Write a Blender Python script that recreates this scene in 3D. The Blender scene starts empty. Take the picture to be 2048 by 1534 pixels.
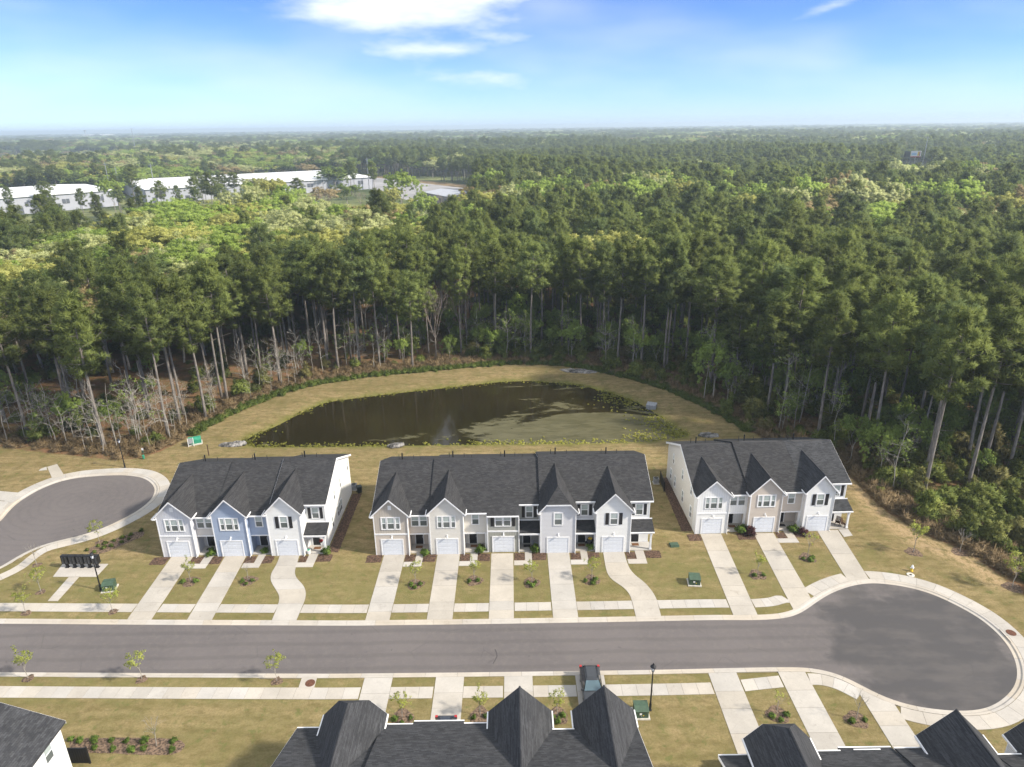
import bpy, bmesh, math, random
import numpy as np
from mathutils import Vector, Matrix
random.seed(7); RNG = np.random.default_rng(11)
R = math.radians
sc = bpy.context.scene
COL = sc.collection

# ------------------------------------------------------------------ camera
IW, IH = 2048.0, 1534.0
FPX, CAMH, ROLL = 1365.0, 49.0, 0.0127
PITCH = math.atan((767 - 253) / FPX)
_fw = np.array([0, math.cos(PITCH), -math.sin(PITCH)])
_u0 = np.array([0, math.sin(PITCH), math.cos(PITCH)])
_x = np.array([1.0, 0, 0])
CR = _x * math.cos(ROLL) - _u0 * math.sin(ROLL)
CU = _u0 * math.cos(ROLL) + _x * math.sin(ROLL)
CC = np.array([0, 0, CAMH])
cam_d = bpy.data.cameras.new('camera'); cam = bpy.data.objects.new('camera', cam_d); COL.objects.link(cam)
cam_d.sensor_width = 36.0; cam_d.lens = 36.0 * FPX / IW
cam_d.clip_start = 0.5; cam_d.clip_end = 60000
_m = Matrix(((CR[0], CU[0], -_fw[0], 0), (CR[1], CU[1], -_fw[1], 0), (CR[2], CU[2], -_fw[2], CAMH), (0, 0, 0, 1)))
cam.matrix_world = _m
sc.camera = cam

def G(px, py, z=0.0):
    """pixel of the photograph -> point on the horizontal plane at height z"""
    d = _fw + CR * (px - 1024) / FPX + CU * (767 - py) / FPX
    t = (z - CAMH) / d[2]
    p = CC + d * t
    return (float(p[0]), float(p[1]))
def GP(pts, z=0.0): return [G(a, b, z) for a, b in pts]
def PROJ(x, y, z):
    v = np.array([x, y, z]) - CC; zc = v @ _fw
    return 1024 + FPX * (v @ CR) / zc, 767 - FPX * (v @ CU) / zc

# ------------------------------------------------------------------ sky, sun, exposure
SUN_AZ, SUN_EL = R(-16), R(38)          # azimuth measured from +X towards +Y
SUNV = Vector((math.cos(SUN_EL) * math.cos(SUN_AZ), math.cos(SUN_EL) * math.sin(SUN_AZ), math.sin(SUN_EL)))
SKY_STRENGTH, SUN_STRENGTH = 0.082, 2.35
sc.view_settings.view_transform = 'Standard'; sc.view_settings.look = 'None'
sc.view_settings.gamma = 1.0; sc.view_settings.use_curve_mapping = False
sc.view_settings.exposure = 1.56
world = bpy.data.worlds.new('World'); sc.world = world; world.use_nodes = True
def build_world():
    nt = world.node_tree; N = nt.nodes; L = nt.links; N.clear()
    out = N.new('ShaderNodeOutputWorld'); bg = N.new('ShaderNodeBackground'); bg.inputs[1].default_value = SKY_STRENGTH
    L.new(bg.outputs[0], out.inputs[0])
    sky = N.new('ShaderNodeTexSky'); sky.sky_type = 'NISHITA'; sky.sun_disc = False
    sky.sun_elevation = SUN_EL; sky.sun_rotation = math.pi / 2 - SUN_AZ
    sky.altitude = 0; sky.air_density = 0.45; sky.dust_density = 0.0; sky.ozone_density = 4.0
    tc = N.new('ShaderNodeTexCoord'); sep = N.new('ShaderNodeSeparateXYZ'); L.new(tc.outputs['Generated'], sep.inputs[0])
    def mth(op, a, b=None, c=None, clamp=False):
        n = N.new('ShaderNodeMath'); n.operation = op; n.use_clamp = clamp
        for i, v in enumerate((a, b, c)):
            if v is None: continue
            if isinstance(v, (int, float)): n.inputs[i].default_value = v
            else: L.new(v, n.inputs[i])
        return n.outputs[0]
    az = mth('ARCTAN2', sep.outputs[0], sep.outputs[1])      # 0 straight ahead (+Y), + to +X
    el = mth('ARCSINE', sep.outputs[2])
    comb = N.new('ShaderNodeCombineXYZ'); L.new(mth('MULTIPLY', az, 9.0), comb.inputs[0]); L.new(mth('MULTIPLY', el, 30.0), comb.inputs[1])
    n1 = N.new('ShaderNodeTexNoise'); n1.inputs['Scale'].default_value = 1.0; n1.inputs['Detail'].default_value = 7; n1.inputs['Roughness'].default_value = .58
    L.new(comb.outputs[0], n1.inputs['Vector'])
    n2 = N.new('ShaderNodeTexNoise'); n2.inputs['Scale'].default_value = .33; n2.inputs['Detail'].default_value = 3
    L.new(comb.outputs[0], n2.inputs['Vector'])
    def gauss(a0, e0, wa, we, amp, slope=0.0):
        da = mth('SUBTRACT', az, R(a0)); de = mth('SUBTRACT', mth('SUBTRACT', el, R(e0)), mth('MULTIPLY', da, slope))
        q = mth('ADD', mth('POWER', mth('ABSOLUTE', mth('DIVIDE', da, R(wa))), 2.0), mth('POWER', mth('ABSOLUTE', mth('DIVIDE', de, R(we))), 2.0))
        return mth('MULTIPLY', mth('EXPONENT', mth('MULTIPLY', q, -1.0)), amp)
    g = gauss(-6.5, 9.4, 9.0, 2.7, .9)
    for a in ((-5.5, 5.5, 6.0, .55, .45, .02), (-2.5, 3.5, 6.0, .95, .42), (-12, 7.8, 5, .8, .3), (22.5, 7.3, 3.4, .40, .30, .30), (-24.5, 8.5, 3.5, .35, .3, -.08),
              (0, 6.3, 2.5, .35, .25), (60, 22, 12, 5, .3), (-70, 18, 14, 4, .3), (140, 25, 20, 7, .35), (-150, 30, 16, 6, .35), (10, 40, 14, 6, .3), (-60, 50, 20, 8, .3)):
        g = mth('ADD', g, gauss(*a))
    dens = mth('ADD', g, mth('MULTIPLY', mth('SUBTRACT', n1.outputs[0], .5), 1.05))
    ms = N.new('ShaderNodeMapRange'); ms.interpolation_type = 'SMOOTHSTEP'; ms.inputs['From Min'].default_value = .10; ms.inputs['From Max'].default_value = .92
    L.new(dens, ms.inputs['Value'])
    thin = N.new('ShaderNodeMapRange'); thin.interpolation_type = 'SMOOTHSTEP'; thin.inputs['From Min'].default_value = .35; thin.inputs['From Max'].default_value = .75; thin.inputs['To Max'].default_value = .31
    L.new(n2.outputs[0], thin.inputs['Value'])
    high = N.new('ShaderNodeMapRange'); high.interpolation_type = 'SMOOTHSTEP'; high.inputs['From Min'].default_value = R(9); high.inputs['From Max'].default_value = R(30); high.inputs['To Max'].default_value = .72; L.new(el, high.inputs['Value'])   # thin high cloud overhead, out of view, added for more fill light
    fac = mth('MAXIMUM', ms.outputs[0], mth('ADD', thin.outputs[0], mth('MULTIPLY', high.outputs[0], mth('ADD', n2.outputs[0], .45))))
    fade = N.new('ShaderNodeMapRange'); fade.inputs['From Min'].default_value = 0.0; fade.inputs['From Max'].default_value = .05; L.new(el, fade.inputs['Value'])
    fac = mth('MULTIPLY', fac, fade.outputs[0], clamp=True)
    hs = N.new('ShaderNodeHueSaturation'); hs.inputs['Saturation'].default_value = 1.08; L.new(sky.outputs[0], hs.inputs['Color'])
    tm = N.new('ShaderNodeMix'); tm.data_type = 'RGBA'; tm.blend_type = 'MULTIPLY'; tm.inputs['Factor'].default_value = 1.0; L.new(hs.outputs[0], tm.inputs['A']); tm.inputs['B'].default_value = (.83, .835, .95, 1)
    veil = mth('MULTIPLY', mth('EXPONENT', mth('MULTIPLY', mth('MAXIMUM', el, 0.0), -1.0 / R(2.2))), .7)
    mv = N.new('ShaderNodeMix'); mv.data_type = 'RGBA'; L.new(veil, mv.inputs['Factor']); L.new(tm.outputs['Result'], mv.inputs['A']); mv.inputs['B'].default_value = (2.35, 2.65, 3.1, 1); hs = mv
    mix = N.new('ShaderNodeMix'); mix.data_type = 'RGBA'; L.new(fac, mix.inputs['Factor']); L.new(hs.outputs['Result'], mix.inputs['A']); mix.inputs['B'].default_value = (5.0, 5.2, 5.4, 1)
    L.new(mix.outputs['Result'], bg.inputs[0])
build_world()
sun_d = bpy.data.lights.new('sun', 'SUN'); sun = bpy.data.objects.new('sun', sun_d); COL.objects.link(sun)
sun_d.energy = SUN_STRENGTH; sun_d.angle = R(4.0); sun_d.color = (1.0, .92, .80)
sun.rotation_euler = (-SUNV).to_track_quat('-Z', 'Y').to_euler(); sun.location = (80, -30, 120)
cy = sc.cycles
cy.use_denoising = True
cy.max_bounces = 6; cy.diffuse_bounces = 3; cy.glossy_bounces = 3; cy.transmission_bounces = 4; cy.volume_bounces = 0; cy.transparent_max_bounces = 6
cy.caustics_reflective = False; cy.caustics_refractive = False

# ------------------------------------------------------------------ helpers
def tag(o, label=None, cat=None, group=None, kind=None):
    if label: o['label'] = label
    if cat: o['category'] = cat
    if group: o['group'] = group
    if kind: o['kind'] = kind
    return o
def empty(name, loc=(0, 0, 0), rz=0.0, parent=None):
    o = bpy.data.objects.new(name, None); COL.objects.link(o); o.location = loc; o.rotation_euler = (0, 0, rz)
    o.empty_display_size = .3
    if parent: o.parent = parent
    return o
def inst(name, me, parent=None, loc=(0, 0, 0), rz=0.0, s=None, rot=None):
    o = bpy.data.objects.new(name, me); COL.objects.link(o); o.location = loc
    o.rotation_euler = rot if rot else (0, 0, rz)
    if s is not None: o.scale = (s, s, s) if isinstance(s, (int, float)) else s
    if parent: o.parent = parent
    return o
class MB:
    def __init__(s): s.v = []; s.f = []; s.fm = []; s.cur = 0
    def add(s, vs, fs):
        b = len(s.v); s.v += [tuple(p) for p in vs]; s.f += [tuple(b + i for i in f) for f in fs]; s.fm += [s.cur] * len(fs); return s
    def box(s, x0, x1, y0, y1, z0, z1):
        return s.add([(x0, y0, z0), (x1, y0, z0), (x1, y1, z0), (x0, y1, z0), (x0, y0, z1), (x1, y0, z1), (x1, y1, z1), (x0, y1, z1)],
                     [(0, 3, 2, 1), (4, 5, 6, 7), (0, 1, 5, 4), (1, 2, 6, 5), (2, 3, 7, 6), (3, 0, 4, 7)])
    def prism(s, pts, axis, a, b):
        n = len(pts)
        mk = {'x': lambda p, t: (t, p[0], p[1]), 'y': lambda p, t: (p[0], t, p[1]), 'z': lambda p, t: (p[0], p[1], t)}[axis]
        vs = [mk(p, a) for p in pts] + [mk(p, b) for p in pts]
        fs = [tuple(range(n)), tuple(range(2 * n - 1, n - 1, -1))] + [(i, i + n, (i + 1) % n + n, (i + 1) % n) for i in range(n)]
        return s.add(vs, fs)
    def slab(s, pts, t):
        n = len(pts); vs = [tuple(p) for p in pts] + [(p[0], p[1], p[2] - t) for p in pts]
        return s.add(vs, [tuple(range(n)), tuple(range(2 * n - 1, n - 1, -1))] + [(i, i + n, (i + 1) % n + n, (i + 1) % n) for i in range(n)])
    def tube(s, pts, rad, n=8, cap=True):
        pts = [Vector(p) for p in pts]; k = len(pts); rings = []
        if not hasattr(rad, '__len__'): rad = [rad] * k
        for i, p in enumerate(pts):
            d = (pts[min(i + 1, k - 1)] - pts[max(i - 1, 0)]).normalized()
            a = d.orthogonal().normalized() if abs(d.z) < .95 else Vector((1, 0, 0)) - d * d.x
            a.normalize(); b = d.cross(a)
            rings += [p + (a * math.cos(2 * math.pi * j / n) + b * math.sin(2 * math.pi * j / n)) * rad[i] for j in range(n)]
        fs = [(i * n + j, i * n + (j + 1) % n, (i + 1) * n + (j + 1) % n, (i + 1) * n + j) for i in range(k - 1) for j in range(n)]
        if cap: fs += [tuple(range(n - 1, -1, -1)), tuple(range((k - 1) * n, k * n))]
        return s.add(rings, fs)
    def lathe(s, prof, c=(0, 0, 0), n=14):
        vs = []; k = len(prof)
        for r, z in prof: vs += [(c[0] + r * math.cos(2 * math.pi * j / n), c[1] + r * math.sin(2 * math.pi * j / n), c[2] + z) for j in range(n)]
        fs = [(i * n + j, i * n + (j + 1) % n, (i + 1) * n + (j + 1) % n, (i + 1) * n + j) for i in range(k - 1) for j in range(n)]
        fs += [tuple(range(n - 1, -1, -1)), tuple(range((k - 1) * n, k * n))]
        return s.add(vs, fs)
    def mesh(s, name, mats, smooth=False, fix=True):
        me = bpy.data.meshes.new(name); me.from_pydata(s.v, [], s.f)
        if not isinstance(mats, (list, tuple)): mats = [mats]
        for m in mats: me.materials.append(m)
        if len(mats) > 1: me.polygons.foreach_set('material_index', s.fm)
        if fix:
            bm = bmesh.new(); bm.from_mesh(me); bmesh.ops.recalc_face_normals(bm, faces=bm.faces); bm.to_mesh(me); bm.free()
        if smooth: me.polygons.foreach_set('use_smooth', [True] * len(me.polygons))
        me.update(); return me
    def build(s, name, mats, parent=None, loc=(0, 0, 0), rz=0.0, smooth=False):
        return inst(name, s.mesh(name, mats, smooth), parent, loc, rz)

# ------------------------------------------------------------------ materials
def _mat(name):
    m = bpy.data.materials.new(name); m.use_nodes = True; nt = m.node_tree
    b = nt.nodes['Principled BSDF']; return m, nt, b, nt.nodes.new, nt.links.new
def mth_(nt, op, a, b=None, clamp=False):
    n = nt.nodes.new('ShaderNodeMath'); n.operation = op; n.use_clamp = clamp
    for i, v in enumerate((a, b)):
        if v is None: continue
        if isinstance(v, (int, float)): n.inputs[i].default_value = v
        else: nt.links.new(v, n.inputs[i])
    return n.outputs[0]
def mixc(nt, fac, a, b):
    n = nt.nodes.new('ShaderNodeMix'); n.data_type = 'RGBA'
    for k, v in (('Factor', fac), ('A', a), ('B', b)):
        if isinstance(v, (int, float)): n.inputs[k].default_value = v
        elif isinstance(v, tuple): n.inputs[k].default_value = (*v[:3], 1)
        else: nt.links.new(v, n.inputs[k])
    return n.outputs['Result']
def noise(nt, scale, detail=4, rough=.55, coord='Object', stretch=None, dist=0.0):
    t = nt.nodes.new('ShaderNodeTexCoord'); n = nt.nodes.new('ShaderNodeTexNoise')
    n.inputs['Scale'].default_value = scale; n.inputs['Detail'].default_value = detail; n.inputs['Roughness'].default_value = rough; n.inputs['Distortion'].default_value = dist
    src = t.outputs[coord]
    if stretch:
        mp = nt.nodes.new('ShaderNodeMapping'); mp.inputs['Scale'].default_value = stretch; nt.links.new(src, mp.inputs[0]); src = mp.outputs[0]
    nt.links.new(src, n.inputs['Vector']); return n.outputs[0]
def ramp(nt, v, lo, hi, a=0.0, b=1.0):
    n = nt.nodes.new('ShaderNodeMapRange'); n.interpolation_type = 'SMOOTHSTEP'
    for k, x in (('From Min', lo), ('From Max', hi), ('To Min', a), ('To Max', b)): n.inputs[k].default_value = x
    nt.links.new(v, n.inputs['Value']); return n.outputs[0]
def bump(nt, b, h, strength=.3, dist=.02):
    n = nt.nodes.new('ShaderNodeBump'); n.inputs['Strength'].default_value = strength; n.inputs['Distance'].default_value = dist
    nt.links.new(h, n.inputs['Height']); nt.links.new(n.outputs[0], b.inputs['Normal'])
def S(name, col, rough=.6, var=.12, scale=3.0, metal=0.0, spec=.4, bmp=0.0):
    """plain painted / cast surface with a little uneven tone"""
    m, nt, b, N, L = _mat(name); c2 = tuple(max(0, x * (1 - 2 * var)) for x in col); c1 = tuple(min(1, x * (1 + var)) for x in col)
    nn = noise(nt, scale, 5, .6); L(mixc(nt, ramp(nt, nn, .3, .7), c2, c1), b.inputs['Base Color'])
    b.inputs['Roughness'].default_value = rough; b.inputs['Metallic'].default_value = metal; b.inputs['Specular IOR Level'].default_value = spec
    if bmp: bump(nt, b, noise(nt, scale * 8, 3), bmp, .01)
    return m
def siding(name, col, vertical=False):
    m, nt, b, N, L = _mat(name); t = N('ShaderNodeTexCoord'); sp = N('ShaderNodeSeparateXYZ'); L(t.outputs['Object'], sp.inputs[0])
    if vertical:
        fr = mth_(nt, 'FRACT', mth_(nt, 'DIVIDE', mth_(nt, 'ADD', sp.outputs[0], sp.outputs[1]), .305)); line = ramp(nt, fr, .80, .86); hgt = line
        shade = ramp(nt, mth_(nt, 'ABSOLUTE', mth_(nt, 'SUBTRACT', fr, .78)), 0, .07, .80, 1)
    else:
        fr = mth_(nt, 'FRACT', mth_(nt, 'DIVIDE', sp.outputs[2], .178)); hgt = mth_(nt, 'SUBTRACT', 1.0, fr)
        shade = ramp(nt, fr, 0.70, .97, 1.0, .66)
    nn = noise(nt, .7, 4); c = mixc(nt, ramp(nt, nn, .3, .7, 0, .5), tuple(x * .95 for x in col), col)
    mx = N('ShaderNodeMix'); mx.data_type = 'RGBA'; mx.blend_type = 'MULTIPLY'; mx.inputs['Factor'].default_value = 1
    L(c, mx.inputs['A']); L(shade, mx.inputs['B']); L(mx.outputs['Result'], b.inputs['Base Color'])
    b.inputs['Roughness'].default_value = .55; bump(nt, b, hgt, .6, .014); return m
def shingles(name, dark, light):
    m, nt, b, N, L = _mat(name); t = N('ShaderNodeTexCoord'); sp = N('ShaderNodeSeparateXYZ'); L(t.outputs['Object'], sp.inputs[0])
    cb = N('ShaderNodeCombineXYZ'); L(mth_(nt, 'ADD', sp.outputs[0], mth_(nt, 'MULTIPLY', sp.outputs[1], .37)), cb.inputs[0]); L(mth_(nt, 'MULTIPLY', sp.outputs[2], 2.4), cb.inputs[1])
    br = N('ShaderNodeTexBrick'); L(cb.outputs[0], br.inputs['Vector']); br.inputs['Scale'].default_value = 1.0
    br.inputs['Brick Width'].default_value = .42; br.inputs['Row Height'].default_value = .15; br.inputs['Mortar Size'].default_value = .006; br.inputs['Bias'].default_value = 0
    br.inputs['Color1'].default_value = (*dark, 1); br.inputs['Color2'].default_value = (*light, 1); br.inputs['Mortar'].default_value = (*[x * .45 for x in dark], 1)
    br.offset = .37; br.squash = 1.0
    n2 = noise(nt, .5, 3, .5); mx = N('ShaderNodeMix'); mx.data_type = 'RGBA'; mx.blend_type = 'MULTIPLY'; mx.inputs['Factor'].default_value = 1
    n3 = noise(nt, 2.2, 4, .7, stretch=(1, 1, 5)); tone = mth_(nt, 'MULTIPLY', ramp(nt, n2, .3, .7, .90, 1.06), ramp(nt, n3, .3, .7, .84, 1.16))
    L(br.outputs['Color'], mx.inputs['A']); L(tone, mx.inputs['B'])
    L(mx.outputs['Result'], b.inputs['Base Color']); b.inputs['Roughness'].default_value = .9; b.inputs['Specular IOR Level'].default_value = .2
    bump(nt, b, br.outputs['Color'], .5, .01); return m
def concrete(name, col):
    m, nt, b, N, L = _mat(name); oi = N('ShaderNodeObjectInfo')
    a = noise(nt, .35, 5, .6, 'Object'); c = noise(nt, 5.0, 4, .7, 'Object'); st = noise(nt, .8, 5, .65, 'Object', dist=1.5)
    base = mixc(nt, ramp(nt, a, .3, .7), tuple(x * .88 for x in col), tuple(min(1, x * 1.06) for x in col))
    base = mixc(nt, ramp(nt, c, .35, .75, 0, .28), base, tuple(x * .72 for x in col))
    base = mixc(nt, ramp(nt, st, .56, .76, 0, .42), base, (col[0] * .5, col[1] * .48, col[2] * .45))
    hs = N('ShaderNodeHueSaturation'); L(base, hs.inputs['Color'])
    L(mth_(nt, 'ADD', mth_(nt, 'MULTIPLY', oi.outputs['Random'], .13), .93), hs.inputs['Value'])
    L(mth_(nt, 'ADD', mth_(nt, 'MULTIPLY', mth_(nt, 'FRACT', mth_(nt, 'MULTIPLY', oi.outputs['Random'], 7.3)), .5), .7), hs.inputs['Saturation'])
    L(hs.outputs[0], b.inputs['Base Color']); b.inputs['Roughness'].default_value = .85; bump(nt, b, c, .2, .01); return m
def leafmat(name, cols, trans=.25, var=.25):
    """foliage: tone varies from tree to tree and from clump to clump"""
    m, nt, b, N, L = _mat(name); oi = N('ShaderNodeObjectInfo'); at = N('ShaderNodeAttribute'); at.attribute_name = 'tint'
    c = mixc(nt, at.outputs['Fac'], cols[0], cols[1])
    if len(cols) > 2: c = mixc(nt, ramp(nt, mth_(nt, 'FRACT', mth_(nt, 'MULTIPLY', oi.outputs['Random'], 5.7)), .55, 1.0, 0, .8), c, cols[2])
    hs = N('ShaderNodeHueSaturation'); L(c, hs.inputs['Color']); L(mth_(nt, 'ADD', mth_(nt, 'MULTIPLY', oi.outputs['Random'], 2 * var), 1 - var), hs.inputs['Value'])
    L(hs.outputs[0], b.inputs['Base Color']); b.inputs['Roughness'].default_value = .7; b.inputs['Specular IOR Level'].default_value = .25
    tr = N('ShaderNodeBsdfTranslucent'); L(hs.outputs[0], tr.inputs[0]); ms = N('ShaderNodeMixShader'); ms.inputs[0].default_value = trans
    out = nt.nodes['Material Output']; L(b.outputs[0], ms.inputs[1]); L(tr.outputs[0], ms.inputs[2]); L(ms.outputs[0], out.inputs[0]); return m
def bark(name, col, col2):
    m, nt, b, N, L = _mat(name); n = noise(nt, 3, 5, .7, stretch=(1, 1, .25)); L(mixc(nt, ramp(nt, n, .35, .65), col, col2), b.inputs['Base Color'])
    b.inputs['Roughness'].default_value = .95; bump(nt, b, n, .6, .03); return m
def paint(name, col, rough=.3):
    m, nt, b, N, L = _mat(name); n = noise(nt, 4, 3); L(mixc(nt, ramp(nt, n, .3, .7, 0, .4), col, tuple(x * .85 for x in col)), b.inputs['Base Color'])
    b.inputs['Roughness'].default_value = rough; b.inputs['Coat Weight'].default_value = .6; b.inputs['Coat Roughness'].default_value = .1; return m

MT = dict(
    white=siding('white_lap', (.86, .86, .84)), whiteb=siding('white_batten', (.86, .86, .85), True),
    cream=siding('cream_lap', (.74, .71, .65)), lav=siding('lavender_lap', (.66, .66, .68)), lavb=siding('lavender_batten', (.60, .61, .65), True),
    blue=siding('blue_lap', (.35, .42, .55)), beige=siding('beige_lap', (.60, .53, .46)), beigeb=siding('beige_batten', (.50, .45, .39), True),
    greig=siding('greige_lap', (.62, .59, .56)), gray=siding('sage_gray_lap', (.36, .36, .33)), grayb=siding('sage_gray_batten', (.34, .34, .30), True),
    trim=S('white_trim', (.82, .82, .82), .5, .04), gdoor=S('garage_door_paint', (.72, .75, .80), .45, .03),
    roof=shingles('charcoal_shingles', (.031, .031, .033), (.054, .053, .054)), roof2=shingles('slate_shingles', (.034, .035, .038), (.064, .065, .069)),
    vent=S('black_vent', (.03, .03, .032), .6), shutter=S('black_shutter', (.022, .021, .024), .5), door=S('black_door', (.015, .015, .018), .35),
    conc=concrete('concrete', (.42, .385, .335)), concw=concrete('walkway_concrete', (.44, .405, .357)), curb=concrete('curb_concrete', (.45, .405, .345)), base=S('joint_filler', (.20, .18, .15), .9),
    porch=concrete('porch_concrete', (.45, .42, .38)),
    black=S('black_powder_coat', (.014, .014, .016), .4), metal=S('grey_metal', (.42, .43, .45), .45, metal=.6), green=S('utility_green', (.055, .095, .06), .55),
    bgreen=S('bright_green_fibreglass', (.03, .26, .16), .5), padc=S('pale_pad', (.55, .52, .46), .9), mat_=S('coir_mat', (.17, .08, .035), .95), dmat=S('dark_mat', (.035, .03, .028), .95),
    rust=S('rusty_iron', (.13, .055, .032), .9, .25, 9), yellow=S('yellow_paint', (.75, .50, .03), .5), wood=S('brown_wood', (.09, .05, .03), .8), red=S('red_plastic', (.4, .03, .03), .4),
    rubber=S('tyre_rubber', (.02, .02, .02), .9), bluep=S('blue_plastic', (.05, .12, .4), .5), grayp=S('grey_plastic', (.3, .31, .33), .5),
    bark=bark('pine_bark', (.12, .105, .092), (.26, .23, .20)), bark2=bark('pale_bark', (.22, .20, .17), (.42, .39, .34)), twig=bark('bare_twig', (.24, .19, .16), (.34, .28, .24)),
    stone=S('grey_stone', (.20, .19, .18), .9, .45, .9, bmp=.6),
)
def glassmat(name, col, rough=.06):
    m, nt, b, N, L = _mat(name); n = noise(nt, .9, 2); L(mixc(nt, ramp(nt, n, .35, .65), tuple(x * .75 for x in col), col), b.inputs['Base Color'])
    b.inputs['Roughness'].default_value = rough; b.inputs['Specular IOR Level'].default_value = .7; return m
MT['pane_up'] = glassmat('glass_over_blind', (.42, .48, .47)); MT['pane_lo'] = glassmat('glass_over_screen', (.13, .15, .15), .12); MT['glass_dark'] = glassmat('dark_glass', (.03, .04, .05))
# ------------------------------------------------------------------ plan geometry
def resample(pts, step, closed=False):
    p = np.array(pts, float)
    if closed: p = np.vstack([p, p[:1]])
    d = np.r_[0, np.cumsum(np.hypot(*np.diff(p, axis=0).T))]
    n = max(2, int(round(d[-1] / step)) + 1); s = np.linspace(0, d[-1], n)
    q = np.c_[np.interp(s, d, p[:, 0]), np.interp(s, d, p[:, 1])]
    return q[:-1] if closed else q
def smooth(pts, it=3, closed=False):
    p = np.array(pts, float)
    for _ in range(it):
        if closed: p = (np.roll(p, 1, 0) + 2 * p + np.roll(p, -1, 0)) / 4
        else: p[1:-1] = (p[:-2] + 2 * p[1:-1] + p[2:]) / 4
    return p
def normals(p, closed=False):
    if closed: t = np.roll(p, -1, 0) - np.roll(p, 1, 0)
    else:
        t = np.empty_like(p); t[1:-1] = p[2:] - p[:-2]; t[0] = p[1] - p[0]; t[-1] = p[-1] - p[-2]
    t /= np.linalg.norm(t, axis=1)[:, None] + 1e-9
    return np.c_[-t[:, 1], t[:, 0]]          # left of travel
def inpoly(P, poly):
    P = np.atleast_2d(np.asarray(P, float)); poly = np.asarray(poly, float); ins = np.zeros(len(P), bool); j = len(poly) - 1
    for i in range(len(poly)):
        (xi, yi), (xj, yj) = poly[i], poly[j]
        c = ((yi > P[:, 1]) != (yj > P[:, 1])) & (P[:, 0] < (xj - xi) * (P[:, 1] - yi) / (yj - yi + 1e-12) + xi)
        ins ^= c; j = i
    return ins
def dist_poly(P, poly, closed=True):
    P = np.asarray(P, float); poly = np.asarray(poly, float); best = np.full(len(P), 1e9)
    n = len(poly)
    for i in range(n if closed else n - 1):
        a = poly[i]; b = poly[(i + 1) % n]; ab = b - a; t = np.clip(((P - a) @ ab) / (ab @ ab + 1e-12), 0, 1)
        best = np.minimum(best, np.hypot(*(P - (a + t[:, None] * ab)).T))
    return best

# road with the round turning head on the right; travel direction keeps the asphalt on the right hand
far_px = [(0, 1246), (350, 1248.5), (700, 1250), (950, 1247), (1200, 1243), (1436, 1238.5), (1516, 1239), (1567, 1236), (1592, 1230), (1610, 1220), (1630, 1205), (1656, 1188),
          (1681, 1177), (1707, 1169), (1740, 1164), (1773, 1166), (1823, 1174), (1868, 1187), (1922, 1213), (1964, 1237), (2002, 1270), (2024, 1300), (2035, 1331), (2036, 1353),
          (2028, 1376), (2005, 1399), (1975, 1416), (1937, 1421), (1899, 1420), (1853, 1415), (1815, 1408), (1769, 1393), (1739, 1378), (1708, 1361), (1678, 1346), (1640, 1337),
          (1614, 1333), (1552, 1333), (1490, 1334), (1324, 1338), (1200, 1340), (928, 1343.5), (665, 1346), (342, 1345), (0, 1343)]
edge = [(-110, 60.6)] + GP(far_px) + [(-110, 53.4)]
EDGE = smooth(resample(edge, .6), 5)
NRM = normals(EDGE)                            # points away from the asphalt
left_px = [(0, 1045), (10, 1030), (26, 1012), (47, 996), (78, 978), (117, 962), (156, 954), (209, 950), (248, 949), (282, 953), (300, 962), (310, 975), (309, 986), (300, 1001),
           (276, 1020), (250, 1034), (222, 1048), (183, 1064), (130, 1077), (91, 1086), (60, 1098), (26, 1116), (0, 1134)]
lw = GP(left_px); a0, a1 = np.array(lw[0]), np.array(lw[-1])
edgeL = [tuple(a0 + (-30, -27)), tuple(a0 + (-12, -8.5))] + lw + [tuple(a1 + (-10, -9)), tuple(a1 + (-26, -26))]
EDGEL = smooth(resample(edgeL, .6), 4); NRML = normals(EDGEL)
ROADPOLY = EDGE; ROADPOLYL = EDGEL
iR = int(np.argmax(EDGE[:, 0]))
OFFC = EDGE + NRM * .66
def farY(x): return float(np.interp(x, OFFC[:iR, 0], OFFC[:iR, 1]))
def nearY(x): q = OFFC[iR:][::-1]; return float(np.interp(x, q[:, 0], q[:, 1]))

pond_px = [(485, 880), (492, 891), (513, 894.5), (600, 894), (700, 893), (850, 891), (992, 889), (1163, 887), (1300, 883.5), (1351, 877), (1385, 870), (1378, 864), (1350, 855), (1316, 827), (1282, 806),
           (1231, 787), (1163, 769), (1060, 760), (992, 763), (923, 771), (821, 782), (718, 794), (650, 803), (598, 826), (547, 853), (506, 869)]
POND = smooth(resample(GP(pond_px, -.4), .8, True), 3, True)
woods_px = [(-150, 880), (0, 893), (52, 900), (130, 909), (209, 918), (248, 920), (287, 916), (326, 900), (365, 881), (393, 863), (444, 836), (496, 812), (547, 792), (615, 771), (700, 757), (752, 750), (855, 741),
            (958, 731), (1026, 727), (1094, 728), (1163, 733), (1214, 746), (1265, 757), (1316, 770), (1370, 794), (1425, 818), (1473, 848), (1527, 877), (1600, 898), (1700, 950), (1730, 985), (1760, 1012), (1800, 1040), (1853, 1072),
            (1915, 1095), (1970, 1125), (2015, 1165), (2060, 1200), (2200, 1300)]
WOODS_EDGE = smooth(resample(GP(woods_px), 1.2), 2)
WOODS = np.vstack([WOODS_EDGE, [(140, 50), (20000, 50), (20000, 40000), (-20000, 40000), (-20000, 90)]])
sand_px = [(1712, 965), (1745, 1010), (1790, 1048), (1840, 1085), (1890, 1105), (1950, 1130), (1990, 1160)]
SAND = np.array(GP(sand_px))

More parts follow.
